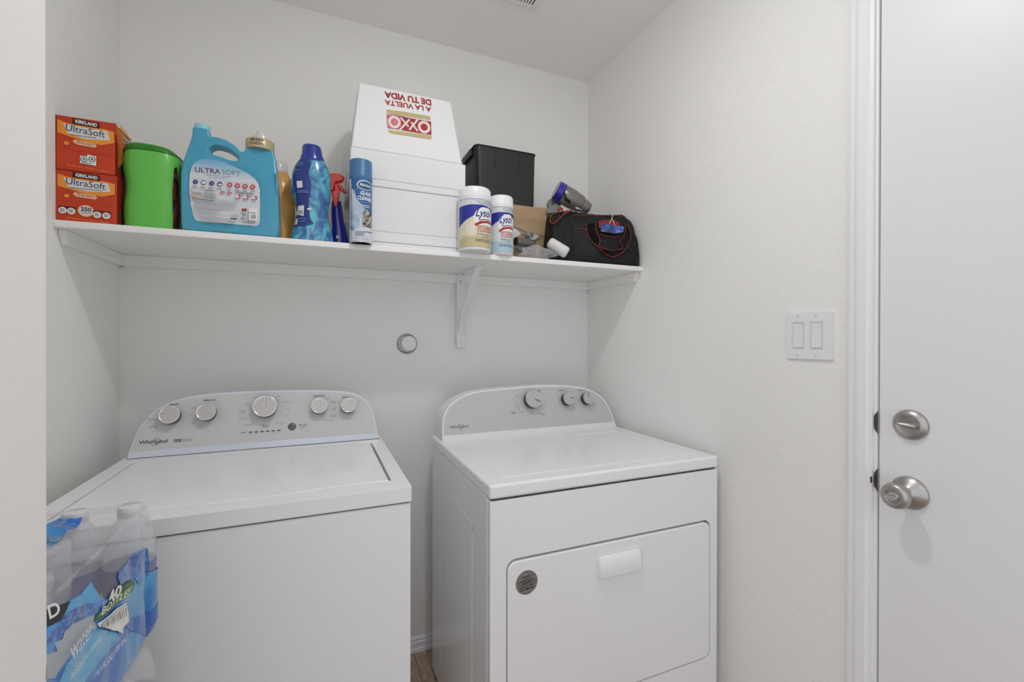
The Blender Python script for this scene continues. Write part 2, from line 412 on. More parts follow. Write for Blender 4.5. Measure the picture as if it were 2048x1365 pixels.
door = obj('door_1', bx(-.002, .042, -2.0575, -1.1892, .008, 2.087), mat('door_paint', (.80, .795, .80), .38, bump=25, bstr=.03), smooth=None, bevel=.002); door['kind'] = 'structure'
kc = (-1.2468, .9145); dc = (-1.2480, 1.0575)
def strike(name, z, hh, par, lip=True):
    pts = rrect(-1.1885, -1.1835, z-hh, z+hh, .002, 3)
    bm = rprism([(-1.1889, z-hh), (-1.1868, z-hh+.004), (-1.182, z-hh*.55), (-1.181, z), (-1.182, z+hh*.55), (-1.1868, z+hh-.004), (-1.1889, z+hh)], [], frYZ(-.0045), 0, .0018)
    return obj(name, bm, DARKMETAL, par, bevel=.0004)
db = empty('deadbolt', (-.002, dc[0], dc[1]), 'round satin nickel deadbolt with a thumb turn on the white door, above the knob', 'lock')
obj('rose', lathe([(.0315, 0), (.0318, .003), (.0300, .006), (.024, .0105), (.0215, .0112), (.0205, .0105), (.001, .0105)], (-.002, dc[0], dc[1]), (-1, 0, 0), 48), NICKEL, db, smooth='auto')
bm = bmesh.new(); secs = []
for i in range(13):
    t = -1+2*i/12; L = .0165*t; hw = .0062*math.sqrt(max(.02, 1-abs(t)**2.6))
    secs.append([bm.verts.new((-.012-d, dc[0]+L, dc[1]+v*hw)) for v, d in ((-1, 0), (-1, .004+.003*t), (-.55, .0105+.004*t), (0, .0125+.0045*t), (.55, .0105+.004*t), (1, .004+.003*t), (1, 0))])
for a, b in zip(secs, secs[1:]):
    for i in range(6): bm.faces.new((a[i], a[i+1], b[i+1], b[i]))
bm.faces.new(secs[0]); bm.faces.new(secs[-1])
bmesh.ops.rotate(bm, verts=bm.verts, cent=(-.012, dc[0], dc[1]), matrix=Matrix.Rotation(math.radians(5), 3, 'X'))
obj('thumb_turn', bm, NICKEL, db, smooth=True)
strike('strike_plate', 1.0525, .026, db)
dk = empty('door_knob', (-.002, kc[0], kc[1]), 'satin nickel door knob with a turn button in its middle, below the deadbolt', 'knob')
obj('rose', lathe([(.0338, 0), (.0340, .003), (.0325, .0055), (.026, .0105), (.018, .0155), (.0135, .019), (.0125, .022), (.001, .022)], (-.002, kc[0], kc[1]), (-1, 0, 0), 48), NICKEL, dk, smooth='auto')
obj('knob', lathe([(.0115, .020), (.0115, .026), (.0135, .031), (.0195, .037), (.0245, .044), (.0262, .051), (.0252, .057), (.0215, .0612), (.016, .0625), (.0135, .0618), (.012, .0600), (.001, .0600)], (-.002, kc[0], kc[1]), (-1, 0, 0), 48), NICKEL, dk, smooth='auto')
bm = bmesh.new(); add_lathe(bm, [(.0095, .0595), (.0095, .0625), (.0085, .0635), (.001, .0635)], (-.002, kc[0], kc[1]), (-1, 0, 0), 24)
add_box(bm, -.0695, -.064, kc[0]-.0085, kc[0]+.0085, kc[1]-.0026, kc[1]+.0026)
obj('turn_button', bm, CHROME, dk, bevel=.0008)
obj('pin_hole', lathe([(.0055, -.003), (.0062, .0), (.0045, .0006), (.0035, -.0005), (.0001, -.001)], (-.0125, kc[0]-.0195, kc[1]+.001), Vector((-1, -.55, 0)), 18), DARKMETAL, dk)
strike('strike_plate', .9245, .0265, dk)
obj('latch', bx(-.0136, -.0118, -1.1815, -1.1785, .917, .931), DARKMETAL, dk)

# ---------------------------------------------------------------- light switches
sw = empty('light_switch', (-.0001, -1.034, 1.186), 'white double rocker light switch plate on the wall left of the door', 'switch')
pY0, pY1, pZ0, pZ1 = -1.0925, -.9755, 1.1865, 1.3055
rk = [(-1.0685, -1.0365), (-1.0220, -.9905)]
hz = (1.2125, 1.2805)
obj('plate', rprism(rrect(pY0, pY1, pZ0, pZ1, .004, 4), [rrect(a, b, *hz, .0012, 3) for a, b in rk], frYZ(0), 0, .0055), PLAST, sw, bevel=.0018, seg=3)
for a, b in rk:
    bm = rprism(rrect(a+.0009, b-.0009, hz[0]+.0009, hz[1]-.0009, .001, 2), [rrect(a+.0032, b-.0032, hz[0]+.0032, hz[1]-.0032, .001, 2)], frYZ(0), 0, .0062)
    fr_ = obj('rocker_frame', bm, PLAST, sw, bevel=.0004)
    bm = bmesh.new(); A = (hz[0]+.0038, hz[1]-.0038); mid = (A[0]+A[1])/2
    pts = [(A[0], .0), (A[0], .0066), (mid, .0046), (A[1], .0072), (A[1], 0)]
    add_ring_prism(bm, pts, [], lambda u, v, w: Vector((-v, w, u)), a+.0038, b-.0038)
    obj('rocker', bm, PLAST, sw, bevel=.0005)
for a, b in rk:
    for z in (1.196, 1.2965):
        s_ = obj('screw', lathe([(.0032, 0), (.0028, .001), (.0001, .0012)], (-.0053, (a+b)/2, z), (-1, 0, 0), 12), PLAST, sw)
        obj('screw_slot', bx(-.0068, -.0064, (a+b)/2-.0004, (a+b)/2+.0004, z-.0022, z+.0022), INKG, s_)

# ---------------------------------------------------------------- appliance helper
class Face:
    """tilted console face: u=x, v=distance up the face, w=out of the face"""
    def __init__(s, z0, y0, z1, y1):
        L = math.hypot(z1-z0, y1-y0); s.z0, s.y0 = z0, y0; s.e = Vector((0, (y1-y0)/L, (z1-z0)/L)); s.n = Vector((0, -(z1-z0)/L, (y1-y0)/L))
        s.fn = lambda u, v, o: Vector((u, s.y0, s.z0))+s.e*v+s.n*o
def knob(par, F, u, v, r, h, ang, name='control_knob', skirt=True, cap_m=KNOBF, rim_m=KNOBR, mark=WHITE):
    o = F.fn(u, v, 0)
    kb = obj(name, lathe([(r*.90, 0), (r*.96, h*.2), (r*.985, h*.86), (r*.9, h*.88), (.0001, h*.88)], o, F.n, 40), BLACK, par, smooth='auto')
    obj('knob_rim', lathe([(r*.985, h*.86), (r, h*.90), (r*.99, h*.95), (r*.95, h), (r*.9, h), (r*.86, h*.965), (.0001, h*.965)], o, F.n, 48), rim_m, kb, smooth='auto')
    obj('knob_cap', lathe([(r*.86, h*.95), (r*.855, h*.985), (.0001, h*.99)], o, F.n, 40), cap_m, kb, smooth='auto')
    pr = Print(lambda a, b, of: F.fn(a, b, h*.99+of)); a = math.radians(ang); d = Vector((math.sin(a), math.cos(a)))
    pr.line([tuple(Vector((u, v))+d*r*.12), tuple(Vector((u, v))+d*r*.84)], r*.075, mark)
    pr.line([tuple(Vector((u, v))+d*r*.12+Vector((d.y, -d.x))*r*.06), tuple(Vector((u, v))+d*r*.84+Vector((d.y, -d.x))*r*.06)], r*.03, INKG)
    pr.build('pointer_mark', kb)
def whirl_logo(pr, u0, v0, u1, v1, h, m):
    pr.text('Whirlpool', u0, v0, u1, v1, h, m, bold=.012)
    L = u1-u0; c = Vector(((u0+u1)/2+L*.09, (v0+v1)/2+h*.35)); pts = []
    for i in range(22):
        a = math.radians(-135+i*14); pts.append((c.x+L*.155*math.cos(a)*1.0+L*.04*math.sin(a), c.y+h*.95*math.sin(a)))
    pr.line(pts, h*.10, m)

# ---------------------------------------------------------------- washer
wX, wY, wW, wD, wH, wt = -1.648, -.7595, .699, .62, .8979, .0333
wa = empty('washing_machine', (wX, wY, 0), 'white top-loading washing machine with five knobs, left of the dryer', 'washing machine')
wR = wX+wW; wB = wY+wD
obj('cabinet', boxes((wX+.0015, wR-.0015, wY+.003, wB, .03, wH-wt-.003)), ENAMEL, wa, bevel=.007, seg=4)
obj('gap', bx(wX+.006, wR-.006, wY+.008, wB-.004, wH-wt-.006, wH-wt+.003), GAP, wa)
for x in (wX+.05, wR-.05):
    for y in (wY+.05, wB-.05): obj('foot', lathe([(.02, 0), (.022, .012), (.012, .014), (.012, .031)], (x, y, 0), n=16), BLACK, wa)
# top deck with a recess for the lid
def wave(y0, y1, x0, x1, n=14):
    return [(x0+(x1-x0)*i/n, y0+(y1-y0)*(.5-.5*math.cos(math.pi*i/n))) for i in range(n+1)]
lx0, lx1, ly0, ly1 = -1.6085, -.985, -.690, -.262
front = [(lx1-.0, ly0)]+[(-1.06, ly0-.001)]+[(x, y) for x, y in wave(ly0-.001, ly0-.014, -1.13, -1.20)]+[(x, y) for x, y in wave(ly0-.014, ly0-.004, -1.33, -1.40)]+[(lx0, ly0-.002)]
hole = [(lx1, ly1-.01), (lx1, ly1), (lx0, ly1)][::-1]
hole = [(lx0, ly1), (lx1, ly1)]+front
outer = rrect(wX, wR, wY, wB, .006, 3)
deck = rprism(outer, [hole], frXY(wH-wt), .006, wt)
obj('top_deck', deck, ENAMEL2, wa, bevel=.006, seg=4, angle=50)
obj('fascia', rprism(outer, [], frXY(wH-wt), 0, .0085), ENAMEL2, wa, bevel=.003, seg=3)
lid = [(lx0+.0028, ly1-.003), (lx1-.0055, ly1-.003), (lx1-.0055, ly0+.003)]+[(x, y+.0042) for x, y in front[1:-1]]+[(lx0+.0028, ly0+.002)]
obj('lid', rprism(lid, [], frXY(wH-.015), 0, .0148), ENAMEL2, wa, bevel=.003, seg=3, angle=50)
# console
FW = Face(wH, -.214, 1.067, -.153)
wo = [(-1.6365, 0), (-1.6349, .0197), (-1.6271, .0533), (-1.6179, .0860), (-1.6033, .1113), (-1.5816, .1365), (-1.5471, .1585), (-1.4988, .1735), (-1.4228, .1803), (-1.3431, .1818), (-1.2595, .1812), (-1.142, .1765), (-1.0647, .1690), (-1.0203, .1555), (-.9931, .1338), (-.9743, .0989), (-.9655, .0562), (-.9557, 0)]
wo = catmull(wo, 4)
def inset(pts, d):
    n = len(pts); out = []
    ar = sum(pts[i][0]*pts[(i+1) % n][1]-pts[(i+1) % n][0]*pts[i][1] for i in range(n)); sg = 1 if ar > 0 else -1
    for i in range(n):
        a, b, c = Vector(pts[i-1]), Vector(pts[i]), Vector(pts[(i+1) % n]); e1 = (b-a).normalized(); e2 = (c-b).normalized()
        nn = Vector((-(e1.y+e2.y), e1.x+e2.x)); nn = nn.normalized() if nn.length > 1e-6 else Vector((-e1.y, e1.x)); out.append(tuple(b+nn*d*sg))
    return out
def console(par, F, pts, yb, rim_m, strip_v, panel_m, body_m, d):
    fr = lambda u, v, w_: F.fn(u, v, 0)+Vector((0, w_, 0))
    bm = bmesh.new(); n = len(pts)
    A = [bm.verts.new(F.fn(u, v, 0)) for u, v in pts]; B = [bm.verts.new((u, yb, F.fn(u, v, 0).z)) for u, v in pts]
    bm.faces.new(A); bm.faces.new(B)
    for i in range(n): bm.faces.new((A[i], A[(i+1) % n], B[(i+1) % n], B[i]))
    obj('console_housing', bm, body_m, par, bevel=.005, seg=3, angle=55)
    ins = [p for p in inset(pts, d) if p[1] > strip_v]; ins = [(ins[0][0]-0.001, strip_v)]+ins+[(ins[-1][0]+.001, strip_v)]
    obj('control_panel', rprism(ins, [], lambda u, v, w_: F.fn(u, v, w_), -.001, .0008), panel_m, par)
console(wa, FW, wo, wB-.002, None, .0215, PANEL, BLUEFILM, .0055)
obj('console_gap', bx(-1.636, -.956, -.2135, -.16, wH-.0012, wH+.0013), GAP, wa)
knob(wa, FW, -1.5425, .1150, .0262, .029, -93)
knob(wa, FW, -1.4530, .1175, .0255, .029, -48)
knob(wa, FW, -1.2985, .1255, .0340, .032, 0)
knob(wa, FW, -1.1424, .1188, .0254, .029, 0)
knob(wa, FW, -1.0532, .1150, .0245, .029, -2)
obj('start_button', lathe([(.0118, 0), (.0118, .002), (.009, .0035), (.0001, .0042)], FW.fn(-1.2223, .0607, 0), FW.n, 28), mat('grey_button', (.13, .13, .135), .3), wa, smooth='auto')
pw = Print(FW.fn, base=.0012)
pl_ = Print(FW.fn, base=.0012); whirl_logo(pl_, -1.6131, .0400, -1.5467, .0392, .0098, INK); pl_.build('brand_lettering', wa)
pw.rect(-1.5307, .0385, -1.5125, .0465, INKG); pw.text('2 in 1', -1.529, .0403, -1.514, .0403, .0042, WHITE)
pw.ring(-1.4965, .0425, .0001, .0001, .00005, INKG, 4)
pw.text('REMOVABLE', -1.5095, .0432, -1.485, .0432, .0022, INKG); pw.text('AGITATOR', -1.5095, .0395, -1.487, .0395, .0022, INKG)
def lab(t, u, v, h=.0031, m=INKG, wd=.04, bold=.0): pw.text(t, u-wd, v-h/2, u+wd, v-h/2, h, m, mode='c', bold=bold)
for t, u, v, b in (('SOIL LEVEL', -1.5386, .1505, 1), ('Normal', -1.5525, .1445, 0), ('Heavy', -1.5740, .1334, 0), ('Extra Heavy', -1.5885, .1093, 0), ('Extra Light', -1.5832, .0875, 0),
                   ('TEMPERATURE', -1.4511, .1585, 1), ('Hot', -1.4585, .1485, 0), ('Warm', -1.4877, .1366, 0), ('Cool', -1.4971, .1149, 0), ('Cold', -1.4890, .0913, 0), ('Tap Cold', -1.4691, .0817, 0),
                   ('Normal', -1.2968, .1673, 0), ('Heavy', -1.3300, .1606, 0), ('Delicate', -1.3490, .1411, 0), ('Bulky Items', -1.3626, .1200, 0), ('Sheets', -1.3600, .1160, 0), ('Quick Wash', -1.3602, .096, 0), ('Rinse & Spin', -1.3426, .0761, 0),
                   ('Clean Washer', -1.2971, .0722, 0), ('Drain & Spin', -1.2570, .0762, 0), ('Casual', -1.2380, .0963, 0), ('Colors', -1.2345, .1189, 0), ('Deep Water Wash', -1.2370, .1409, 0), ('Whites', -1.2627, .1609, 0),
                   ('RINSE OPTIONS', -1.1433, .1567, 1), ('2nd Rinse', -1.1199, .1469, 0), ('Extra Rinse', -1.0991, .1363, 0), ('Normal', -1.0991, .1318, 0), ('Auto', -1.0972, .1147, 0), ('Sense', -1.0972, .1103, 0), ('Level', -1.0972, .1060, 0), ('Deep Water', -1.0987, .0890, 0), ('Fabric Softener', -1.0987, .0845, 0), ('2nd Rinse + Soak', -1.1141, .0748, 0),
                   ('PRESOAK', -1.0620, .1485, 1), ('Off', -1.0168, .134, 0), ('On', -1.0168, .126, 0), ('Start / Pause', -1.1911, .0650, 1), ('Hold 3 sec', -1.1904, .0590, 0), ('to cancel', -1.1904, .0545, 0), ('Status', -1.3565, .0520, 1)):
    lab(t, u, v, .0034 if b else .0029, INK if b else INKG, bold=.02 if b else 0)
pw.text('affresh', -1.305, .0645, -1.289, .0645, .0032, INK, bold=.02)
for i in range(6):
    u = -1.3372+i*.01552; obj('indicator_light', rprism([(u-.0045, .0505), (u+.0045, .0505), (u+.0045, .0532), (u-.0045, .0532)], [], FW.fn, .0006, .0018), INK, wa); pw.text(('Sensing', 'Wash', 'Rinse', 'Spin', 'Done', 'Lid Lock')[i], u-.02, .0452, u+.02, .0452, .0022, INKG, mode='c')
pw.line([(-1.2985+.0425*math.cos(math.radians(a)), .1255+.0425*math.sin(math.radians(a))) for a in range(158, 190, 4)], .0006, INKG)
pw.line([(-1.2985+.0400*math.cos(math.radians(a)), .1255+.0400*math.sin(math.radians(a))) for a in range(20, 60, 5)], .0006, INKG)
pw.build('panel_print', wa)
wa.rotation_euler.z = math.radians(.137)

# ---------------------------------------------------------------- dryer
dX, dY, dW, dD, dH, dt = -.7664, -.7728, .737, .6245, .882, .0354
dr = empty('clothes_dryer', (dX, dY, 0), 'white clothes dryer with three knobs and a round dark sticker on its door', 'dryer')
dR = dX+dW; dB = dY+dD
obj('cabinet', bx(dX+.003, dR-.003, dY+.022, dB, .03, dH-dt-.002), ENAMEL, dr, bevel=.004, seg=3)
obj('gap', bx(dX+.008, dR-.008, dY+.006, dB-.004, dH-dt-.004, dH-dt+.003), GAP, dr)
for x in (dX+.05, dR-.05):
    for y in (dY+.06, dB-.05): obj('foot', lathe([(.02, 0), (.022, .012), (.012, .014), (.012, .031)], (x, y, 0), n=16), BLACK, dr)
obj('top_panel', bx(dX, dR, dY, dB, dH-dt+.0005, dH), ENAMEL2, dr, bevel=.007, seg=5)
obj('raised_top', bx(dX+.045, dR-.045, dY+.05, -.357, dH-.001, dH+.0014), ENAMEL2, dr, bevel=.0012, seg=2)
obj('lint_door', bx(-.2925, dR-.06, -.352, -.272, dH-.001, dH+.0028), ENAMEL2, dr, bevel=.001, seg=2)
q0, q1, r0, r1 = -.7225, -.0575, .277, .6935
holeD = rrect(q0, q1, r0, r1, .026, 8)
obj('front_panel', rprism(rrect(dX+.0015, dR-.0015, .03, dH-dt-.004, .004, 3), [holeD], frXZ(dY+.002), 0, .024), ENAMEL, dr, bevel=.005, seg=4, angle=50)
obj('door_gap', rprism(rrect(q0-.002, q1+.002, r0-.002, r1+.002, .026, 6), [], frXZ(dY+.0165), 0, .003), mat('grey_gap', (.22, .22, .225), .8), dr)
dd = obj('dryer_door', rprism(rrect(q0+.0035, q1-.0025, r0+.0025, r1-.0065, .024, 8), [], frXZ(dY+.0005), 0, .0175), ENAMEL, dr, bevel=.004, seg=4, angle=50)
# handle: moulded pull
hx0, hx1 = -.4605, -.3165
bm = bmesh.new(); n = 20
prof = [(.655, .0), (.6545, .004), (.650, .008), (.641, .0120), (.630, .0142), (.603, .0150), (.600, .0142), (.600, .0)]
rings = []
for i in range(n+1):
    t = i/n; x = hx0+(hx1-hx0)*t; e = min(t, 1-t)*(hx1-hx0); s = 1 if e > .014 else math.sqrt(max(0, 1-((.014-e)/.014)**2))
    rings.append([bm.verts.new((x, dY+.0005-d*(.25+.75*s), z-(1-s)*.012*(1 if z > .63 else 0))) for z, d in prof])
for a, b in zip(rings, rings[1:]):
    for i in range(len(prof)-1): bm.faces.new((a[i], a[i+1], b[i+1], b[i]))
bm.faces.new(rings[0]); bm.faces.new(rings[-1])
obj('door_handle', bm, ENAMEL, dd, smooth='auto')
obj('handle_rim', rprism(rrect(hx0-.005, hx1+.005, .592, .660, .018, 6), [rrect(hx0-.0025, hx1+.0025, .594, .6575, .016, 6)], frXZ(dY-.0008), 0, .002), ENAMEL, dd, bevel=.0005)
# sticker
st = obj('round_sticker', lathe([(.0298, 0), (.0298, .0006), (.0001, .0006)], (-.6682, dY+.0004, .6295), (0, -1, 0), 48), mat('brushed_steel_sticker', (.16, .15, .145), .38, metal=.55, noise=(9, (.30, .285, .275), (.20, .19, .185), (1, 1, 18))), dd)
sp = Print(lambda u, v, o: Vector((u, dY-.0003-o, v)))
ca, sa = math.cos(math.radians(7)), math.sin(math.radians(7))
for t, v, wd, h, sh in (('Quality', .0145, .022, .0052, .3), ('PROFESSIONAL', .0060, .036, .0040, 0), ('SERVICE', -.0005, .024, .0040, 0), ('SAN ANTONIO', -.0085, .038, .0036, 0), ('210  888-5251', -.0160, .036, .0044, 0)):
    c = Vector((-.6682-sa*v, .6295+ca*v-.002)); sp.text(t, c.x-wd/2*ca, c.y-wd/2*sa, c.x+wd/2*ca, c.y+wd/2*sa, h, INK, shear=sh, bold=.01)
sp.line([(-.690, .6245), (-.646, .630)], .0005, INK)
sp.build('sticker_print', dd)
# side embossing
bm = rprism([(-.72, .12), (-.64, .12), (-.618, .15), (-.618, .70), (-.63, .735), (-.47, .745), (-.40, .73), (-.25, .73), (-.25, .12)], [[(-.70, .14), (-.645, .14), (-.626, .155), (-.626, .695), (-.64, .72), (-.50, .727), (-.42, .715), (-.27, .715), (-.27, .14)]], lambda u, v, w_: Vector((dX+.0035-w_, u, v)), 0, .0012)
obj('side_emboss', bm, ENAMEL, dr, bevel=.001)
obj('side_flange', bx(dX+.0005, dX+.0045, dY+.0235, dY+.028, .03, dH-dt-.003), ENAMEL, dr, bevel=.0008)
FD = Face(dH, -.262, 1.052, -.203)
do = [(-.7555, 0), (-.7537, .0056), (-.7509, .0566), (-.7377, .0990), (-.7086, .1325), (-.6607, .1575), (-.6025, .1708), (-.5032, .1768), (-.3991, .1800), (-.2903, .1803), (-.2003, .1728), (-.1318, .1569), (-.0764, .1238), (-.0479, .0712), (-.0370, .0159), (-.0320, 0)]
console(dr, FD, catmull(do, 4), dB-.002, None, .0190, PANEL2, PLAST, .0055)
obj('console_gap', bx(-.754, -.032, -.2615, -.2, dH-.0012, dH+.0013), GAP, dr)
DKF = mat('dryer_knob_face', (.52, .525, .53), .3, metal=.3)
knob(dr, FD, -.3975, .1255, .0345, .032, 118, cap_m=DKF, rim_m=DKF, mark=INKG)
knob(dr, FD, -.2440, .1195, .0262, .029, 82, cap_m=DKF, rim_m=DKF, mark=INKG)
knob(dr, FD, -.1545, .1175, .0258, .029, 0, cap_m=DKF, rim_m=DKF, mark=INKG)
pw = Print(FD.fn, base=.0012)
pl_ = Print(FD.fn, base=.0012); whirl_logo(pl_, -.7252, .0410, -.6577, .0415, .0098, INKG); pl_.build('brand_lettering', dr)
for t, u, v, b in (('TEMPERATURE', -.2595, .1585, 1), ('END SIGNAL', -.1716, .1550, 1), ('TIMED', -.359, .1625, 1), ('DRY', -.359, .1575, 1), ('Wrinkle', -.4534, .1465, 0), ('Shield', -.4534, .1420, 0), ('Very Dry', -.4646, .1194, 0), ('More Dry', -.4618, .1101, 0), ('Normal', -.4576, .1019, 0), ('Less Dry', -.4559, .0938, 0), ('AUTOMATIC', -.4790, .0835, 1), ('DRY', -.4760, .0785, 1), ('Cool Down', -.4440, .0830, 0), ('OFF', -.4084, .0749, 0), ('TOUCH UP', -.3547, .0705, 1), ('20', -.3547, .0655, 0), ('Air Only', -.3400, .1048, 0), ('60', -.3560, .1300, 0), ('40', -.3540, .1200, 0), ('OFF', -.4150, .1625, 0), ('70', -.3980, .1665, 0), ('50', -.3830, .1645, 0), ('30', -.3540, .0900, 0), ('High', -.2130, .1320, 0), ('Low', -.2060, .1130, 0), ('On', -.1260, .1330, 0)):
    lab(t, u, v, .0032 if b else .0027, INKG, bold=.015 if b else 0)
pw.build('panel_print', dr)
dr.rotation_euler.z = math.radians(-.229)

# ---------------------------------------------------------------- things on the shelf
# dryer sheet boxes
ORG = mat('orange_red_card', rgb(196, 62, 28), .42, noise=(6, rgb(204, 66, 28), rgb(184, 48, 24), (1, 1, 1)))
ORD = mat('dark_red_card', rgb(150, 34, 20), .45); YEL = mat('print_orange_yellow', rgb(236, 150, 50), .45); CREAM = mat('print_cream', rgb(214, 214, 214), .5)
BRN = mat('print_brown', rgb(70, 22, 16), .5); NAVY = mat('print_navy', rgb(48, 62, 92), .5); CARDIN = mat('inside_card', rgb(196, 176, 150), .7); FLAP = mat('flap_orange', rgb(222, 140, 62), .5)
PEACH = mat('print_peach', rgb(240, 190, 150), .5)
def sheet_box(z0, z1, label, opened, x0, x1, yF):
    t = empty('dryer_sheet_box', ((x0+x1)/2, yF, z0), label, 'box', 'orange dryer sheet boxes')
    dep = .11
    if not opened: obj('carton', bx(x0, x1, yF, yF+dep, z0, z1), ORG, t, bevel=.0012)
    else:
        # four walls, open top, back wall leaning
        th = .0009
        obj('carton', boxes((x0, x1, yF, yF+th, z0, z1), (x0, x0+th, yF, yF+dep, z0, z1), (x1-th, x1, yF, yF+dep, z0, z1-.028), (x0, x1, yF+dep-th, yF+dep, z0, z1-.03), (x0, x1, yF, yF+dep, z0, z0+th)), ORG, t)
        bm = bmesh.new()
        for pts in ([XZ(229, 244, yF), XZ(240, 262, yF), XZ(238, 318, yF), XZ(228, 345, yF)],):
            vs = [bm.verts.new((px_, yF+.003+i*.012*(i in (1, 2)), pz_)) for i, (px_, pz_) in enumerate(pts)]; bm.faces.new(vs)
        r_ = bmesh.ops.solidify(bm, geom=bm.faces[:], thickness=.0008)
        obj('tuck_flap', bm, FLAP, t)
        # back panel flap folded out to the right, seen above the green tub
        yb = yF+.09
        bm = bmesh.new(); pts = [XZ(238, 256, yb), XZ(262, 280, yb), XZ(258, 300, yb), XZ(240, 330, yb)]
        add_ring_prism(bm, pts, [], frXZ(yb), 0, .001); obj('back_flap', bm, mat('grey_card', rgb(176, 176, 176), .7), t)
        for a, b, wd in (((240, 257), (261, 280), .0028), ((239, 268), (254, 285), .0018), ((240, 250), (256, 270), .001)):
            A = P(*a, 'y', yb-.001); B = P(*b, 'y', yb-.001); obj('flap_edge', tube([A, B], wd, 6), FLAP, t)
    fn, inv = planeY(yF); pr = Print(fn, inv); W_ = x1-x0; H_ = z1-z0
    g = lambda a, b: (x0+a*W_, z0+b*H_)
    pr.poly([g(.03, .92), g(.2, .87), g(.5, .86), g(.8, .86), g(.97, .83), g(.97, .62), g(.75, .55), g(.45, .58), g(.2, .64), g(.03, .68)], YEL)
    pr.poly([g(.12, .86), g(.5, .83), g(.85, .83), g(.9, .66), g(.5, .62), g(.2, .68)], CREAM)
    pr.poly([g(.27, .985), g(.72, .965), g(.72, .852), g(.27, .872)], BRN)
    pr.text('KIRKLAND', x0+.32*W_, z0+.903*H_, x0+.68*W_, z0+.883*H_, .060*H_, WHITE, bold=.04)
    pr.text('UltraSoft', x0+.16*W_, z0+.735*H_, x0+.81*W_, z0+.695*H_, .125*H_, NAVY)
    pr.micro(x0+.22*W_, z0+.655*H_, x0+.76*W_, z0+.68*H_, 1, INKG, word=12)
    pr.poly([g(.30, .585), g(.64, .56), g(.68, .52), g(.64, .48), g(.34, .50), g(.28, .54)], PEACH); pr.text('DRYER SHEETS', x0+.34*W_, z0+.525*H_, x0+.63*W_, z0+.505*H_, .042*H_, BRN)
    pr.oval(x0+.18*W_, z0+.50*H_, .045*W_, .035*H_, YEL)
    pr.line([g(.0, .40), g(1, .36)], .0004, ORD)
    if opened:
        pr.poly([g(.40, .30), g(.52, .30), g(.52, .335), g(.67, .32), g(.67, .14), g(.40, .16)], WHITE)
        for a, b in ((.465, .235), (.6, .255)):
            pr.ring(x0+a*W_, z0+b*H_, .06*W_, .052*H_, .013*W_, INK, 9); pr.oval(x0+a*W_, z0+b*H_, .02*W_, .02*H_, INKG)
        pr.micro(x0+.43*W_, z0+.16*H_, x0+.65*W_, z0+.185*H_, 1, INKG)
        pr.text('120 sheets 6.4 in x 9 in (16.2 cm x 22.8 cm)', x0+.18*W_, z0+.085*H_, x0+.88*W_, z0+.045*H_, .035*H_, YEL)
    else:
        pr.oval(x0+.49*W_, z0+.235*H_, .135*W_, .115*H_, PEACH); pr.oval(x0+.49*W_, z0+.235*H_, .11*W_, .09*H_, CREAM)
        pr.text('250', x0+.405*W_, z0+.235*H_, x0+.575*W_, z0+.228*H_, .075*H_, INK, bold=.03); pr.text('SHEETS', x0+.41*W_, z0+.185*H_, x0+.57*W_, z0+.178*H_, .032*H_, NAVY)
        for a, b in ((.115, .21), (.255, .205), (.68, .175), (.835, .17)):
            pr.rect(x0+(a-.07)*W_, z0+(b+.05)*H_, x0+(a+.07)*W_, z0+(b+.085)*H_, BRN); pr.oval(x0+a*W_, z0+b*H_, .068*W_, .065*H_, WHITE); pr.oval(x0+a*W_, z0+b*H_, .045*W_, .042*H_, CREAM)
            pr.micro(x0+(a-.04)*W_, z0+(b-.03)*H_, x0+(a+.04)*W_, z0+(b+.035)*H_, 3, INKG, word=2)
        pr.text('250 sheets 6.4 in x 9 in (16.2 cm x 22.8 cm)', x0+.18*W_, z0+.055*H_, x0+.86*W_, z0+.015*H_, .035*H_, YEL)
    pr.build('box_print', t)
    # right side panel print
    sd = Print(lambda u, v, o: Vector((x1+o, u, v)), base=.0003)
    if not opened: sd.rect(yF+.002, z0+.002, yF+.1, z1-.002, ORD)
    else: sd.rect(yF+.002, z0+.002, yF+.1, z1-.045, ORD)
    sd.oval(yF+.03, z0+.03, .012, .016, mat('print_green_dark', rgb(60, 90, 60), .5)); sd.build('side_print', t)
sheet_box(Zs, Zs+.1225, 'lower orange-red dryer sheet box with a 250 count badge, under the opened one', False, XL+.0005, -1.6060, -.3755)
sheet_box(Zs+.1227, Zs+.252, 'upper orange-red dryer sheet box torn open at the top, stacked on another', True, XL+.0005, -1.6075, -.3755)

# green tub
GRN = mat('green_plastic', rgb(98, 190, 76), .36, coat=.15, bump=20, bstr=.02); GRND = mat('dark_green_lid', rgb(42, 130, 34), .35)
gx, gy = -1.5445, -.320
tb = empty('pod_tub', (gx, gy, Zs), 'bright green plastic laundry pod tub with a dark green lid beside the orange boxes', 'tub')
secs = interp_secs([(Zs, gx, gy, .054, .047, 3), (Zs+.006, gx, gy, .0585, .051, 3), (Zs+.05, gx+.0005, gy, .0605, .053, 3), (Zs+.105, gx, gy, .0600, .053, 2.8), (Zs+.15, gx, gy, .0615, .054, 2.7), (Zs+.180, gx, gy, .0620, .054, 2.6), (Zs+.199, gx, gy, .0600, .053, 2.5)], 4)
def shear_top(bm, z0, k):
    for v in bm.verts:
        if v.co.z > z0: v.co.z += (gx-v.co.x)*k*min(1, (v.co.z-z0)/.08)
bm = loft(secs, 48)
for v in bm.verts:     # hand grip dent on the left flank
    if v.co.x < gx-.03 and Zs+.06 < v.co.z < Zs+.15: v.co.x += .004*math.sin((v.co.z-Zs-.06)/.09*math.pi)
obj('tub_body', bm, GRN, tb, smooth='auto')
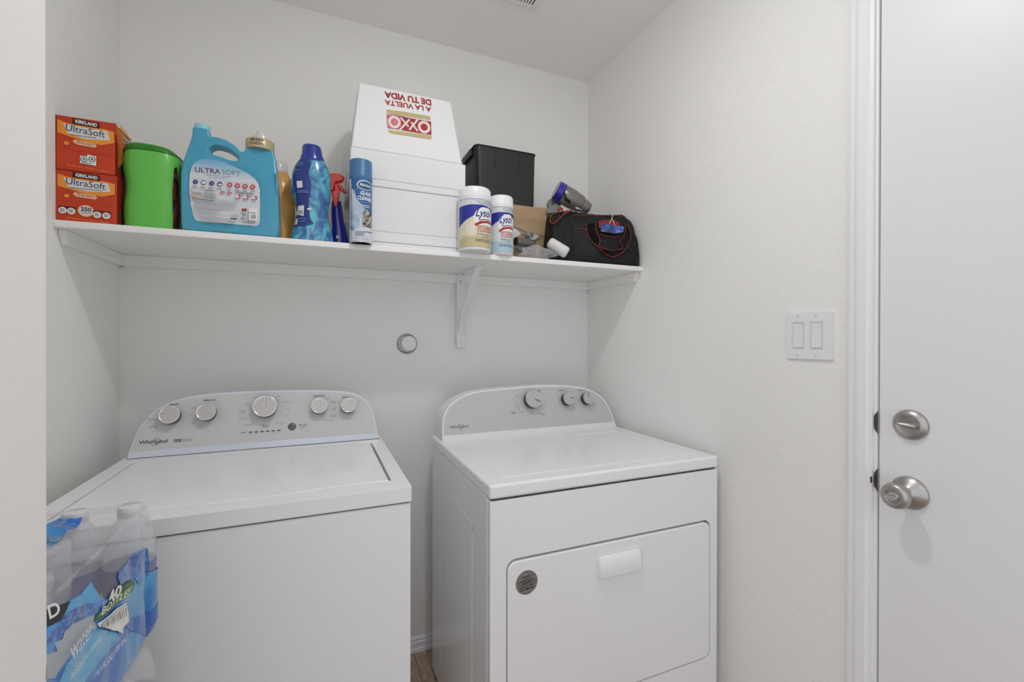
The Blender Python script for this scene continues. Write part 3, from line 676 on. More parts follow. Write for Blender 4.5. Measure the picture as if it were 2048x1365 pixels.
bm = loft([(Zs+.199, gx, gy, .0605, .0535, 2.5), (Zs+.203, gx, gy, .0600, .053, 2.5), (Zs+.2035, gx-.002, gy, .0565, .050, 2.5), (Zs+.212, gx-.004, gy, .0545, .048, 2.5), (Zs+.217, gx-.004, gy, .049, .043, 2.5)], 48)
for v in bm.verts: v.co.z += (gx-v.co.x)*.03
obj('lid', bm, GRND, tb, smooth='auto'); obj('lid_seam', loft([(Zs+.1975, gx, gy, .0612, .0542, 2.5), (Zs+.2, gx, gy, .0612, .0542, 2.5)], 48), mat('seam_green', rgb(24, 84, 20), .5), tb)
obj('lid_tab', bx(gx-.012, gx+.012, gy-.0505, gy-.046, Zs+.202, Zs+.211), GRND, tb, bevel=.001)
def sup(u, v, o):     # surface of the tub: u = angle
    rr = min(secs, key=lambda s: abs(s[0]-v)); i = max(0, min(len(secs)-2, next((j for j in range(len(secs)-1) if secs[j+1][0] >= v), len(secs)-2)))
    a, b = secs[i], secs[i+1]; t = (v-a[0])/max(1e-6, b[0]-a[0]); s_ = [a[j]+(b[j]-a[j])*t for j in range(6)]
    c, s2 = math.sin(u), -math.cos(u); e = s_[5]
    return Vector((s_[1]+(s_[3]+o)*math.copysign(abs(c)**(2/e), c), s_[2]+(s_[4]+o)*math.copysign(abs(s2)**(2/e), s2), v))
pr = Print(sup, curved=-.12, base=.0006)
pr.curved = -.02
pr.poly([(.86, Zs+.006), (.80, Zs+.06), (.84, Zs+.11), (.90, Zs+.165), (1.05, Zs+.17), (1.25, Zs+.12), (1.3, Zs+.06), (1.3, Zs+.006)], mat('label_dark', rgb(40, 14, 20), .4, noise=(60, rgb(22, 16, 26), rgb(120, 44, 34), (1, 1, 1))))
pr.oval(.92, Zs+.055, .05, .008, mat('label_purple', rgb(60, 50, 110), .4))
pr.build('tub_label', tb, 'dark printed label wrapping the right edge')

# turquoise detergent jug
jy = -.3755
JUG = mat('turquoise_plastic', rgb(70, 156, 186), .3, coat=.25)
jug = empty('detergent_jug', (-1.365, -.33, Zs), 'big turquoise detergent jug with a handle and a white back label reading ULTRA SOFT', 'jug')
def J(x, y): return XZ(x, y, jy+.021*max(0, min(1, (345-y)/50)))
outl = [(362, 452), (360.5, 400), (361, 345), (364, 322), (371, 303), (378, 287), (383, 270), (384.5, 252), (417.5, 258), (419, 272), (434, 273), (452, 279), (470, 290), (482, 303), (489, 299), (491, 293), (547, 300), (551, 318), (554, 350), (556.5, 400), (558.5, 452), (557, 468), (551, 474.5), (520, 473), (450, 466), (380, 461.5), (366, 459.5)]
hole = [(419, 296), (430, 291), (447, 294), (462, 301), (473, 310), (476, 314), (471, 318), (458, 317), (440, 311), (424, 306), (418.5, 301)]
def resample(p, n=3, closed=True): return catmull([J(*q) for q in p], n, closed)
oo = [J(*q) for q in outl]; hh = resample(hole)
bm = rprism(oo, [hh], frXZ(jy), 0, .085)
for v in bm.verts:      # neck and handle are slimmer than the belly
    t = max(0, min(1, (v.co.z-(Zs+.150))/.05)); c = jy+.0425
    v.co.y = c+(v.co.y-c)*(1-.52*t)
obj('jug_body', bm, JUG, jug, bevel=.007, seg=4, angle=35)
# screw necks
nx = (J(384.5, 252)[0]+J(417.5, 258)[0])/2; nz = J(400, 250)[1]
obj('cap', lathe([(.0178, -.003), (.0185, 0), (.0185, .0095), (.0170, .011), (.0001, .011)], (nx, jy+.0425, nz-.0035), n=32), mat('pale_blue_cap', rgb(150, 204, 218), .4), jug, smooth='auto')
ml, mr = XZ(490.5, 290, jy+.04), XZ(549, 299, jy+.04); cx_ = (ml[0]+mr[0])/2; rz_ = (mr[0]-ml[0])/2
GOLD = mat('gold_collar', rgb(186, 172, 132), .35, metal=.25)
col = obj('collar', lathe([(rz_*.98, -.012), (rz_, -.008), (rz_, .0135), (rz_*.97, .0150), (rz_*.75, .0155), (rz_*.75, .008), (.0001, .008)], (cx_, jy+.0425, (ml[1]+mr[1])/2), n=40), GOLD, jug, smooth='auto')
fn, inv = cylsurf(cx_, jy+.0425, lambda v: rz_)
pr = Print(fn, inv, curved=.004)
zc_ = (ml[1]+mr[1])/2
pr.text('MÁS SUAVE', -.020, zc_+.0045, .012, zc_+.0045, .0062, INK, bold=.03); pr.micro(-.024, zc_-.006, .020, zc_+.002, 2, INKG, word=8)
pr.build('collar_print', jug)
obj('measuring_cap', loft([(zc_+.008, cx_+.004, jy+.0425, .0225, .0225, 2), (zc_+.028, cx_+.004, jy+.0425, .0205, .0205, 2), (zc_+.032, cx_+.003, jy+.0425, .013, .013, 2), (zc_+.042, cx_+.003, jy+.0425, .0115, .0115, 2), (zc_+.044, cx_+.003, jy+.0425, .009, .009, 2)], 32), film_mat('frosted_cap', (.78, .78, .78), .55, .3), jug, smooth='auto')
obj('side_ridge', tube([(*J(553, y)[:1], jy+.004, J(553, y)[1]) for y in (340, 380, 420, 455)], .0025, 8), JUG, jug, smooth=True)
fn, inv = planeY(jy); pr = Print(fn, inv)
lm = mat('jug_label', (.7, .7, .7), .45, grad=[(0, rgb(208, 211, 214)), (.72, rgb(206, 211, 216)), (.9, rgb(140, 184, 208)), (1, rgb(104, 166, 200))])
SC = 160/1456
lp = [(375+x*SC, 310+y*SC) for x, y in ((150, 1195), (105, 1100), (60, 900), (35, 700), (30, 520), (45, 330), (75, 220), (130, 140), (220, 90), (340, 70), (480, 82), (640, 125), (800, 190), (960, 265), (1120, 350), (1230, 440), (1290, 530), (1320, 640), (1322, 900), (1318, 1200), (1300, 1265), (1250, 1295), (1100, 1282), (600, 1243), (220, 1215))]
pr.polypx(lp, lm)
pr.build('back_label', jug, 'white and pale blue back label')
pr = Print(fn, inv, base=.0007)
L_ = lambda x, y: (375+x*SC, 310+y*SC)
PUR = mat('print_plum', rgb(108, 56, 104), .5); PNK = mat('print_rose', rgb(186, 72, 92), .5); IND = mat('print_indigo', rgb(72, 66, 140), .5); TEAL = mat('print_teal', rgb(70, 130, 150), .5); GRY = mat('print_mid_grey', rgb(140, 142, 146), .5); PLB = mat('print_slate', rgb(118, 132, 150), .5)
pr.textpx('ULTRA', L_(140, 312), L_(600, 350), .0128, PUR, bold=.012); pr.textpx('SOFT', L_(628, 352), L_(965, 384), .0128, PLB)
pr.textpx('Suavizante líquido concentrado', L_(330, 372), L_(795, 412), .0030, TEAL); pr.textpx('más suavidad y frescura', L_(380, 412), L_(725, 440), .0028, TEAL)
pr.linepx([L_(85, 428), L_(690, 485), L_(1215, 528)], .00035, GRY)
for i, (x, y) in enumerate(((145, 495), (292, 508), (442, 522), (590, 537))):
    pr.ovalpx(*L_(x, y), 48*SC, 42*SC, IND); pr.ovalpx(*L_(x+4, y+(0, 0, 2, 10)[i]), (20, 40, 22, 36)[i]*SC, (16, 28, 16, 20)[i]*SC, CREAM if i in (1, 3) else mat('print_lilac', rgb(130, 120, 180), .5))
for x, y in ((768, 550), (912, 565), (1050, 578), (1188, 590)):
    pr.ovalpx(*L_(x, y), 48*SC, 44*SC, PNK); pr.ovalpx(*L_(x, y), 20*SC, 20*SC, mat('print_pale_rose', rgb(222, 170, 176), .5))
def mpx(x0, y0, x1, y1, rows, m, word=8):
    a = inv(*L_(x0, y1)); b = inv(*L_(x1, y0)); pr.micro(a[0], a[1], b[0], b[1], rows, m, word=word)
for x in (95, 245, 390, 545, 720, 870, 1010, 1150): mpx(x, 565+x*.08, x+90, 592+x*.08, 1, GRY, 2)
bxp = [(75, 620), (292, 640), (292, 780), (75, 765), (75, 620)]
pr.linepx([L_(*q) for q in bxp], .0006, mat('print_terracotta', rgb(170, 100, 86), .5)); mpx(80, 740, 285, 770, 1, PEACH, 1); mpx(90, 690, 280, 735, 2, GRY, 9)
mpx(315, 645, 520, 670, 1, GRY, 4); mpx(315, 715, 540, 795, 3, GRY, 6); mpx(90, 800, 520, 835, 1, GRY, 10)
for x in (642, 768): pr.ovalpx(*L_(x, 690+(x-642)*.08), 42*SC, 22*SC, PNK); pr.ovalpx(*L_(x, 690+(x-642)*.08), 22*SC, 9*SC, CREAM)
mpx(885, 690, 1220, 725, 1, GRY, 8)
for i, x in enumerate((925, 1070, 1225)):
    y = 770+i*12; pr.polypx([L_(x-45, y+35), L_(x-40, y-40), L_(x+40, y-40), L_(x+45, y+40)], PEACH if i == 9 else CREAM)
    pr.polypx([L_(x-40, y+35), L_(x-40, y+22), L_(x+22, y+22), L_(x+22, y-10), L_(x-5, y-10), L_(x+5, y-35), L_(x+42, y-40), L_(x+45, y+40)], PNK)
PLC = mat('print_faint', rgb(182, 185, 191), .5); mpx(145, 860, 990, 940, 4, PLC, 18); mpx(145, 950, 660, 1075, 7, PLC, 12); mpx(190, 1125, 600, 1175, 3, PLC, 9); mpx(260, 1180, 950, 1235, 2, PLC, 14)
for x in (830, 905): a = inv(*L_(x, 1115)); pr.ring(a[0], a[1], .0042, .0037, .0009, INKG, 8)
mpx(790, 1160, 950, 1190, 1, INK, 3)
for x in (1015, 1062): pr.ovalpx(*L_(x, 1015), 22*SC, 30*SC, mat('print_maroon', rgb(140, 40, 50), .5))
pr.ovalpx(*L_(1035, 1100), 34*SC, 24*SC, mat('print_steel', rgb(120, 150, 170), .5)); mpx(980, 1150, 1090, 1200, 2, GRY, 3)
pr.polypx([L_(1130, 980), L_(1285, 992), L_(1280, 1215), L_(1125, 1200)], WHITE)
for i in range(8): pr.linepx([L_(1160+i*12, 1105), L_(1160+i*12, 1178)], .0007 if i % 3 else .0004, INK)
mpx(1155, 1060, 1250, 1082, 1, GRY, 3); mpx(1020, 1225, 1260, 1262, 1, GRY, 6)
pr.build('label_print', jug)

# golden bottle behind
gbx, gby = -1.2590, -.243
gb = empty('amber_bottle', (gbx, gby, Zs), 'amber plastic bottle with a frosted cap half hidden between the jug and blue bottle', 'bottle')
obj('bottle_body', loft(interp_secs([(Zs, gbx, gby, .044, .036, 2.5), (Zs+.004, gbx, gby, .047, .039, 2.5), (Zs+.045, gbx, gby, .048, .040, 2.5), (Zs+.047, gbx, gby, .0465, .039, 2.5), (Zs+.13, gbx, gby, .0475, .040, 2.4), (Zs+.185, gbx, gby, .043, .036, 2.2), (Zs+.218, gbx, gby, .030, .027, 2), (Zs+.228, gbx, gby, .024, .023, 2)], 4), 36), mat('amber_plastic', rgb(206, 148, 64), .35, coat=.2, noise=(3, rgb(228, 174, 92), rgb(196, 132, 54), (8, 1, 3), 1)), gb, smooth='auto')
obj('cap', lathe([(.026, 0), (.026, .022), (.023, .034), (.021, .036), (.001, .036)], (gbx, gby, Zs+.222), n=28), film_mat('frosted_cap', (.78, .78, .78), .55, .3), gb, smooth='auto')

# blue scent bead bottle
by_ = -.325; bX = -1.1625
bb = empty('scent_booster_bottle', (bX, by_, Zs), 'blue hourglass bottle with a royal blue cap between amber bottle and trigger spray', 'bottle')
bs = interp_secs([(Zs, bX, by_, 0.0521, .036, 2.6), (Zs+.006, bX, by_, 0.0575, .040, 2.6), (Zs+.03, bX, by_, 0.0553, .040, 2.5), (Zs+.06, bX, by_, 0.0477, .037, 2.4), (Zs+.085, bX, by_, 0.0434, .035, 2.3), (Zs+.115, bX-.001, by_, 0.0456, .036, 2.2), (Zs+.150, bX-.003, by_, 0.0542, .040, 2.2), (Zs+.180, bX-.003, by_, 0.0542, .040, 2.2), (Zs+.215, bX-.002, by_, 0.0488, .037, 2.2), (Zs+.242, bX, by_, 0.0374, .032, 2.1), (Zs+.25, bX, by_, 0.0315, .029, 2)], 4)
bmat = mat('blue_swirl_print', (.05, .2, .4), .18, coat=.6, noise=(17, rgb(54, 98, 162), rgb(96, 184, 200), (1.6, 1, .9), 2.2))
obj('bottle_body', loft(bs, 44), bmat, bb, smooth='auto')
obj('cap', loft([(Zs+.240, bX, by_, .0345, .0345, 2), (Zs+.246, bX, by_, .0350, .035, 2), (Zs+.262, bX-.001, by_, .0290, .029, 2), (Zs+.283, bX-.002, by_, .0265, .0265, 2), (Zs+.288, bX-.002, by_, .0245, .0245, 2), (Zs+.289, bX-.002, by_, .018, .018, 2)], 40), mat('royal_blue_cap', rgb(24, 50, 140), .22, coat=.5), bb, smooth='auto')
def bsurf(secs):
    def f(u, v, o):
        i = next((j for j in range(len(secs)-1) if secs[j+1][0] >= v), len(secs)-2); a, b = secs[i], secs[i+1]
        t = max(0, min(1, (v-a[0])/max(1e-6, b[0]-a[0]))); s_ = [a[j]+(b[j]-a[j])*t for j in range(6)]
        q = max(-.995, min(.995, (u-s_[1])/(s_[3]))); y = s_[2]-s_[4]*(1-abs(q)**s_[5])**(1/s_[5])
        return Vector((s_[1]+q*(s_[3]), y-o*1.2, v))
    return f
def dispinv(fn, y0):
    def inv(px, py):
        y = y0
        for _ in range(6): q = P(px, py, 'y', y); y = fn(q.x, q.z, 0).y
        return (q.x, q.z)
    return inv
fb = bsurf(bs); ib = dispinv(fb, -.36); pr = Print(fb, ib, curved=.006, base=.0012)
c3 = lambda x, y: (540+x/5.6875, 270+y/5.6875)
DKB = mat('print_deep_blue', rgb(44, 58, 128), .3); LTB = mat('print_sky', rgb(92, 120, 176), .3)
pr.curved = -.006
pr.polypx([c3(*q) for q in ((255, 330), (300, 250), (420, 245), (470, 330), (440, 430), (470, 560), (465, 640), (440, 740), (440, 830), (460, 960), (500, 1010), (380, 1040), (270, 1050), (300, 880), (305, 720), (262, 560))], DKB)
pr.build('back_label', bb, 'deep blue back label')
pr = Print(fb, ib, curved=.006, base=.0024); pr.curved = -.006
pr.polypx([c3(*q) for q in ((302, 530), (365, 525), (372, 600), (310, 608))], CREAM)
pr.polypx([c3(*q) for q in ((318, 812), (388, 805), (382, 925), (305, 915))], WHITE)
for i in range(7): pr.linepx([c3(323+i*8, 860), c3(320+i*8, 905)], .0009 if i % 2 else .0005, INK)
pr.polypx([c3(*q) for q in ((262, 965), (320, 958), (308, 1025), (258, 1030))], CREAM)
pr.ovalpx(*c3(448, 848), 4.5, 2.6, CREAM)
def m3(x0, y0, x1, y1, rows, m=LTB, word=8):
    a = ib(*c3(x0, y1)); b = ib(*c3(x1, y0)); pr.micro(a[0], a[1], b[0], b[1], rows, m, word=word)
m3(265, 315, 410, 385, 4); m3(280, 395, 350, 420, 1); m3(310, 635, 460, 670, 2); m3(320, 945, 440, 1000, 2); m3(320, 650, 460, 665, 1)
pr.build('label_print', bb)

# trigger spray bottle
sy = -.270; sx = -1.0850
sb = empty('trigger_spray_bottle', (sx, sy, Zs), 'navy spray bottle with a red trigger head behind the blue bottle', 'spray bottle')
SBL = mat('navy_plastic', rgb(28, 34, 140), .2, coat=.6); RED = mat('red_plastic', rgb(196, 44, 32), .28, coat=.3)
ss = interp_secs([(Zs, sx, sy, .026, .022, 2.4), (Zs+.004, sx, sy, .0280, .024, 2.4), (Zs+.03, sx, sy, .0262, .023, 2.3), (Zs+.07, sx-.003, sy, .0215, .021, 2.2), (Zs+.10, sx-.007, sy, .0185, .019, 2.1), (Zs+.130, sx-.009, sy, .0170, .018, 2), (Zs+.150, sx-.010, sy, .0145, .0145, 2)], 4)
obj('bottle_body', loft(ss, 32), SBL, sb, smooth='auto')
S_ = lambda x, y, yy=sy-.012: Vector((*(lambda q: (q[0], yy, q[1]))(XZ(x, y, yy)),))
c6 = lambda x, y: (660+x*80/420, 240+y*260/1365)
def prof_px(pts, y0, dpt): return rprism([XZ(*c6(*q), y0) for q in pts], [], frXZ(y0), 0, dpt)
obj('spray_head', prof_px([(-12, 560), (60, 555), (110, 565), (150, 590), (155, 620), (130, 645), (95, 648), (60, 660), (45, 720), (45, 745), (-12, 745)], sy-.010, .020), RED, sb, bevel=.004, seg=3)
obj('trigger', prof_px([(75, 650), (100, 648), (115, 680), (145, 720), (182, 755), (178, 768), (150, 765), (110, 735), (80, 690)], sy-.006, .012), RED, sb, bevel=.003, seg=3)
obj('neck', prof_px([(45, 680), (72, 670), (105, 735), (98, 800), (88, 860), (66, 935), (45, 900), (28, 840), (15, 745), (45, 740)], sy-.019, .012), RED, sb, bevel=.003, seg=3)
obj('pump', prof_px([(60, 690), (80, 695), (104, 740), (96, 830), (78, 830)], sy-.006, .014), BLACK, sb, bevel=.003, seg=2)
fs_, is_ = bsurf(ss), None
pr = Print(fs_, dispinv(fs_, sy-.02), curved=.006, base=.0012)
q = pr.inv(*c6(65, 1215)); pr.rect(q[0], q[1]-.009, q[0]+.0075, q[1], WHITE); pr.text('oz', q[0]+.001, q[1]-.0075, q[0]+.0065, q[1]-.0075, .0045, INKG)
pr.build('bottle_print', sb)

# small leftovers behind the sprays
cw = empty('small_white_bottle', (-1.070, -.20, Zs), 'small white bottle tucked in shadow behind the aerosol can', 'bottle')
obj('bottle_body', loft([(Zs, -1.069, -.205, .0165, .0165, 2), (Zs+.03, -1.069, -.205, .018, .018, 2), (Zs+.07, -1.069, -.205, .017, .017, 2), (Zs+.082, -1.069, -.205, .010, .010, 2), (Zs+.10, -1.069, -.205, .0095, .0095, 2)], 24), mat('translucent_white', (.62, .61, .6), .4), cw, smooth='auto')
top('cardboard_piece', bx(-1.104, -1.074, -.17, -.11, Zs, Zs+.150), mat('grey_brown_card', rgb(150, 140, 124), .8), 'narrow grey-brown carton standing behind the trigger spray bottle', 'box', bevel=.001)
top('plastic_sheet', bx(-1.0705, -1.0665, -.165, -.05, Zs, 1.862), film_mat('clear_sleeve', (.72, .72, .71), .5, .2), 'upright translucent plastic panel leaning against the left side of the cooler', 'panel', bevel=.001)

# aerosol can
ay = -.3845; ax_ = (XZ(700, 430, ay-.02)[0]+XZ(745, 430, ay-.02)[0])/2; ar = .0318
ac = empty('aerosol_can', (ax_, ay, Zs), 'blue and white aerosol glass cleaner can in front of the foam cooler', 'spray can')
cy0 = ay
obj('can_body', lathe([(.029, 0), (ar, .002), (ar, .188), (.030, .192), (.001, .192)], (ax_, cy0, Zs), n=40), mat('can_sky_print', (.2, .3, .5), .25, coat=.5, noise=(13, rgb(190, 202, 218), rgb(58, 108, 166), (1, 1, .7), 1.2)), ac, smooth='auto')
obj('bottom_rim', lathe([(.0305, .0), (.0322, .001), (.0322, .0035), (.031, .004)], (ax_, cy0, Zs), n=40), CHROME, ac)
obj('cap', lathe([(.0322, .186), (.0330, .188), (.0330, .198), (.0322, .1995), (.0322, .240), (.0305, .243), (.0001, .243)], (ax_, cy0, Zs), n=40), mat('steel_blue_cap', rgb(64, 112, 154), .4), ac, smooth='auto')
fn, inv = cylsurf(ax_, cy0, lambda v: ar); pr = Print(fn, inv, curved=-.004)
CB = mat('print_can_blue', rgb(48, 98, 160), .3); CBL = mat('print_can_light', rgb(206, 212, 222), .35); TL = mat('print_teal_dark', rgb(24, 92, 108), .3)
pr.poly([(-.042, Zs+.187), (.045, Zs+.187), (.045, Zs+.075), (.02, Zs+.09), (.0, Zs+.11), (-.014, Zs+.125), (-.020, Zs+.15), (-.030, Zs+.150), (-.033, Zs+.187)], CB)
pr.poly([(-.034, Zs+.150), (-.026, Zs+.155), (-.021, Zs+.135), (-.023, Zs+.11), (-.031, Zs+.10)], CBL)
pr.poly([(-.018, Zs+.082), (-.010, Zs+.09), (-.012, Zs+.08), (-.022, Zs+.074)], CBL)
pr.poly([(-.044, Zs+.003), (-.044, Zs+.040), (-.032, Zs+.036), (-.024, Zs+.032), (-.016, Zs+.040), (-.010, Zs+.040), (.0, Zs+.030), (.045, Zs+.030), (.045, Zs+.003)], CBL)
pr.line([(-.030, Zs+.004), (-.030, Zs+.183)], .0012, DKB)
pr.oval(.010, Zs+.166, .024, .0145, CBL, 32); pr.oval(.011, Zs+.1655, .0215, .0118, TL, 32)
pr.text('SPRAYWAY', -.006, Zs+.1635, .028, Zs+.1605, .0068, WHITE, bold=.03, shear=.1)
pr.text('GLASS', -.004, Zs+.138, .028, Zs+.136, .0105, WHITE, bold=.035, shear=.35); pr.text('CLEANER', -.0115, Zs+.1235, .030, Zs+.121, .0105, WHITE, bold=.035, shear=.35)
pr.rect(-.004, Zs+.114, .030, Zs+.117, DKB); pr.text('CLEANS & SHINES', -.003, Zs+.1145, .028, Zs+.1145, .002, WHITE); pr.micro(.001, Zs+.100, .028, Zs+.110, 2, CBL, word=5)
pr.poly([(.002, Zs+.045), (.002, Zs+.08), (.008, Zs+.094), (.018, Zs+.097), (.028, Zs+.094), (.034, Zs+.08), (.034, Zs+.045)], mat('print_photo', rgb(70, 66, 60), .4, noise=(110, rgb(40, 36, 34), rgb(190, 186, 176), (1, 1, 1))))
pr.poly([(-.012, Zs+.030), (-.012, Zs+.040), (.004, Zs+.044), (.034, Zs+.044), (.034, Zs+.034)], CBL)
pr.micro(-.018, Zs+.018, .012, Zs+.030, 3, GRY, word=6); pr.text('NET WT 19 OZ (539 g)', -.018, Zs+.010, .020, Zs+.008, .0035, GRY); pr.text('+', -.013, Zs+.151, -.009, Zs+.151, .005, WHITE)
pr.build('can_print', ac)

# foam cooler
FOAM = mat('white_foam', (.76, .755, .76), .75, bump=260, bstr=.18, spec=.2)
co = empty('foam_cooler', (-.88, -.2, Zs), 'white foam cooler with an upside-down red OXXO logo, tallest thing on the shelf', 'cooler')
def taper(z0, z1, a, b):   # a,b = (x0,x1,y0,y1) at z0 and z1
    bm = bmesh.new(); A = [bm.verts.new((x, y, z0)) for x, y in ((a[0], a[2]), (a[1], a[2]), (a[1], a[3]), (a[0], a[3]))]; B = [bm.verts.new((x, y, z1)) for x, y in ((b[0], b[2]), (b[1], b[2]), (b[1], b[3]), (b[0], b[3]))]
    bm.faces.new(A); bm.faces.new(B)
    for i in range(4): bm.faces.new((A[i], A[(i+1) % 4], B[(i+1) % 4], B[i]))
    return bm
obj('bottom_lid', taper(Zs, Zs+.020, (-1.042, -.719, -.344, -.035), (-1.042, -.719, -.344, -.035)), FOAM, co, bevel=.003, seg=2)
obj('bottom_rim', taper(Zs+.0205, Zs+.052, (-1.048, -.714, -.346, -.03), (-1.048, -.714, -.346, -.03)), FOAM, co, bevel=.003, seg=2)
obj('lower_body', taper(Zs+.052, Zs+.190, (-1.042, -.717, -.343, -.035), (-1.046, -.711, -.343, -.035)), FOAM, co, bevel=.004, seg=2)
obj('rim_step', taper(Zs+.190, Zs+.212, (-1.062, -.691, -.345, -.025), (-1.062, -.688, -.345, -.025)), FOAM, co, bevel=.003, seg=2)
obj('rim_band', taper(Zs+.212, Zs+.300, (-1.060, -.696, -.344, -.028), (-1.058, -.696, -.346, -.03)), FOAM, co, bevel=.004, seg=3)
yA, yB = -.344, -.300; zA, zB = Zs+.300, 2.038
tl, tr_ = XZ(718, 170, yB), XZ(902, 197, yB); zB = (tl[1]+tr_[1])/2
x0b = -1.056; x1b = -.707
obj('upper_body', taper(zA, zB, (x0b, x1b, yA, -.04), (tl[0], tr_[0], yB, -.09)), FOAM, co, bevel=.006, seg=3)
FC = Face(zA, yA, zB, yB); fcn = FC.fn
def fci(px, py):
    d = ray(px, py); n = FC.n; t = (Vector((0, FC.y0, FC.z0))-CAM).dot(n)/d.dot(n); q = CAM+d*t
    return (q.x, (q-Vector((0, FC.y0, FC.z0))).dot(FC.e))
pr = Print(fcn, fci)
c_ = lambda x, y: (760+x*110/1251, 170+y*120/1365)
OXR = mat('print_oxxo_red', rgb(166, 34, 36), .6, noise=(70, rgb(172, 34, 36), rgb(140, 30, 34), (1, 1, 1))); OXG = mat('print_oxxo_gold', rgb(182, 170, 118), .6); OXW = mat('print_oxxo_white', rgb(222, 206, 206), .6)
OXF = mat('print_faded_red', rgb(196, 140, 142), .6, noise=(160, rgb(206, 150, 152), rgb(176, 70, 76), (1, 1, 1)))
pr.textpx('DE TU VIDA', c_(1160, 345), c_(95, 150), .0205, OXR, bold=.045)
pr.textpx('A LA VUELTA', c_(1160, 512), c_(100, 335), .0170, OXR, bold=.03)
pr.polypx([c_(*q) for q in ((145, 560), (155, 640), (700, 735), (1155, 805), (1150, 750), (1120, 715), (600, 620))], OXG)
pr.polypx([c_(*q) for q in ((175, 1030), (225, 1100), (1140, 1240), (1172, 1215), (1172, 1155), (600, 1075))], OXG)
pr.polypx([c_(*q) for q in ((148, 668), (420, 698), (700, 763), (1160, 838), (1170, 1140), (600, 1052), (400, 1012), (165, 978))], OXR)
pr.polypx([c_(*q) for q in ((148, 660), (420, 690), (480, 800), (480, 920), (400, 1020), (165, 985))], OXF)
def ringpx(cx, cy, rx, ry, t):
    n = 32; a = [fci(*c_(cx+rx*math.cos(2*math.pi*i/n), cy+ry*math.sin(2*math.pi*i/n)+.15*rx*math.cos(2*math.pi*i/n))) for i in range(n)]
    b = [fci(*c_(cx+(rx-t)*math.cos(2*math.pi*i/n), cy+(ry-t)*math.sin(2*math.pi*i/n)+.15*(rx-t)*math.cos(2*math.pi*i/n))) for i in range(n)]
    pr._add(a+b, [(i, (i+1) % n, n+(i+1) % n, n+i) for i in range(n)], OXW)
ringpx(1003, 965, 142, 142, 62); ringpx(325, 850, 142, 142, 60)
for a, b in (((470, 745), (650, 960)), ((670, 790), (440, 1040)), ((705, 850), (855, 1060)), ((860, 790), (665, 1030))):
    pr.linepx([c_(*a), c_(*b)], .0062, OXW)
pr.build('lid_logo', co, 'red OXXO logo and slogan printed upside down')

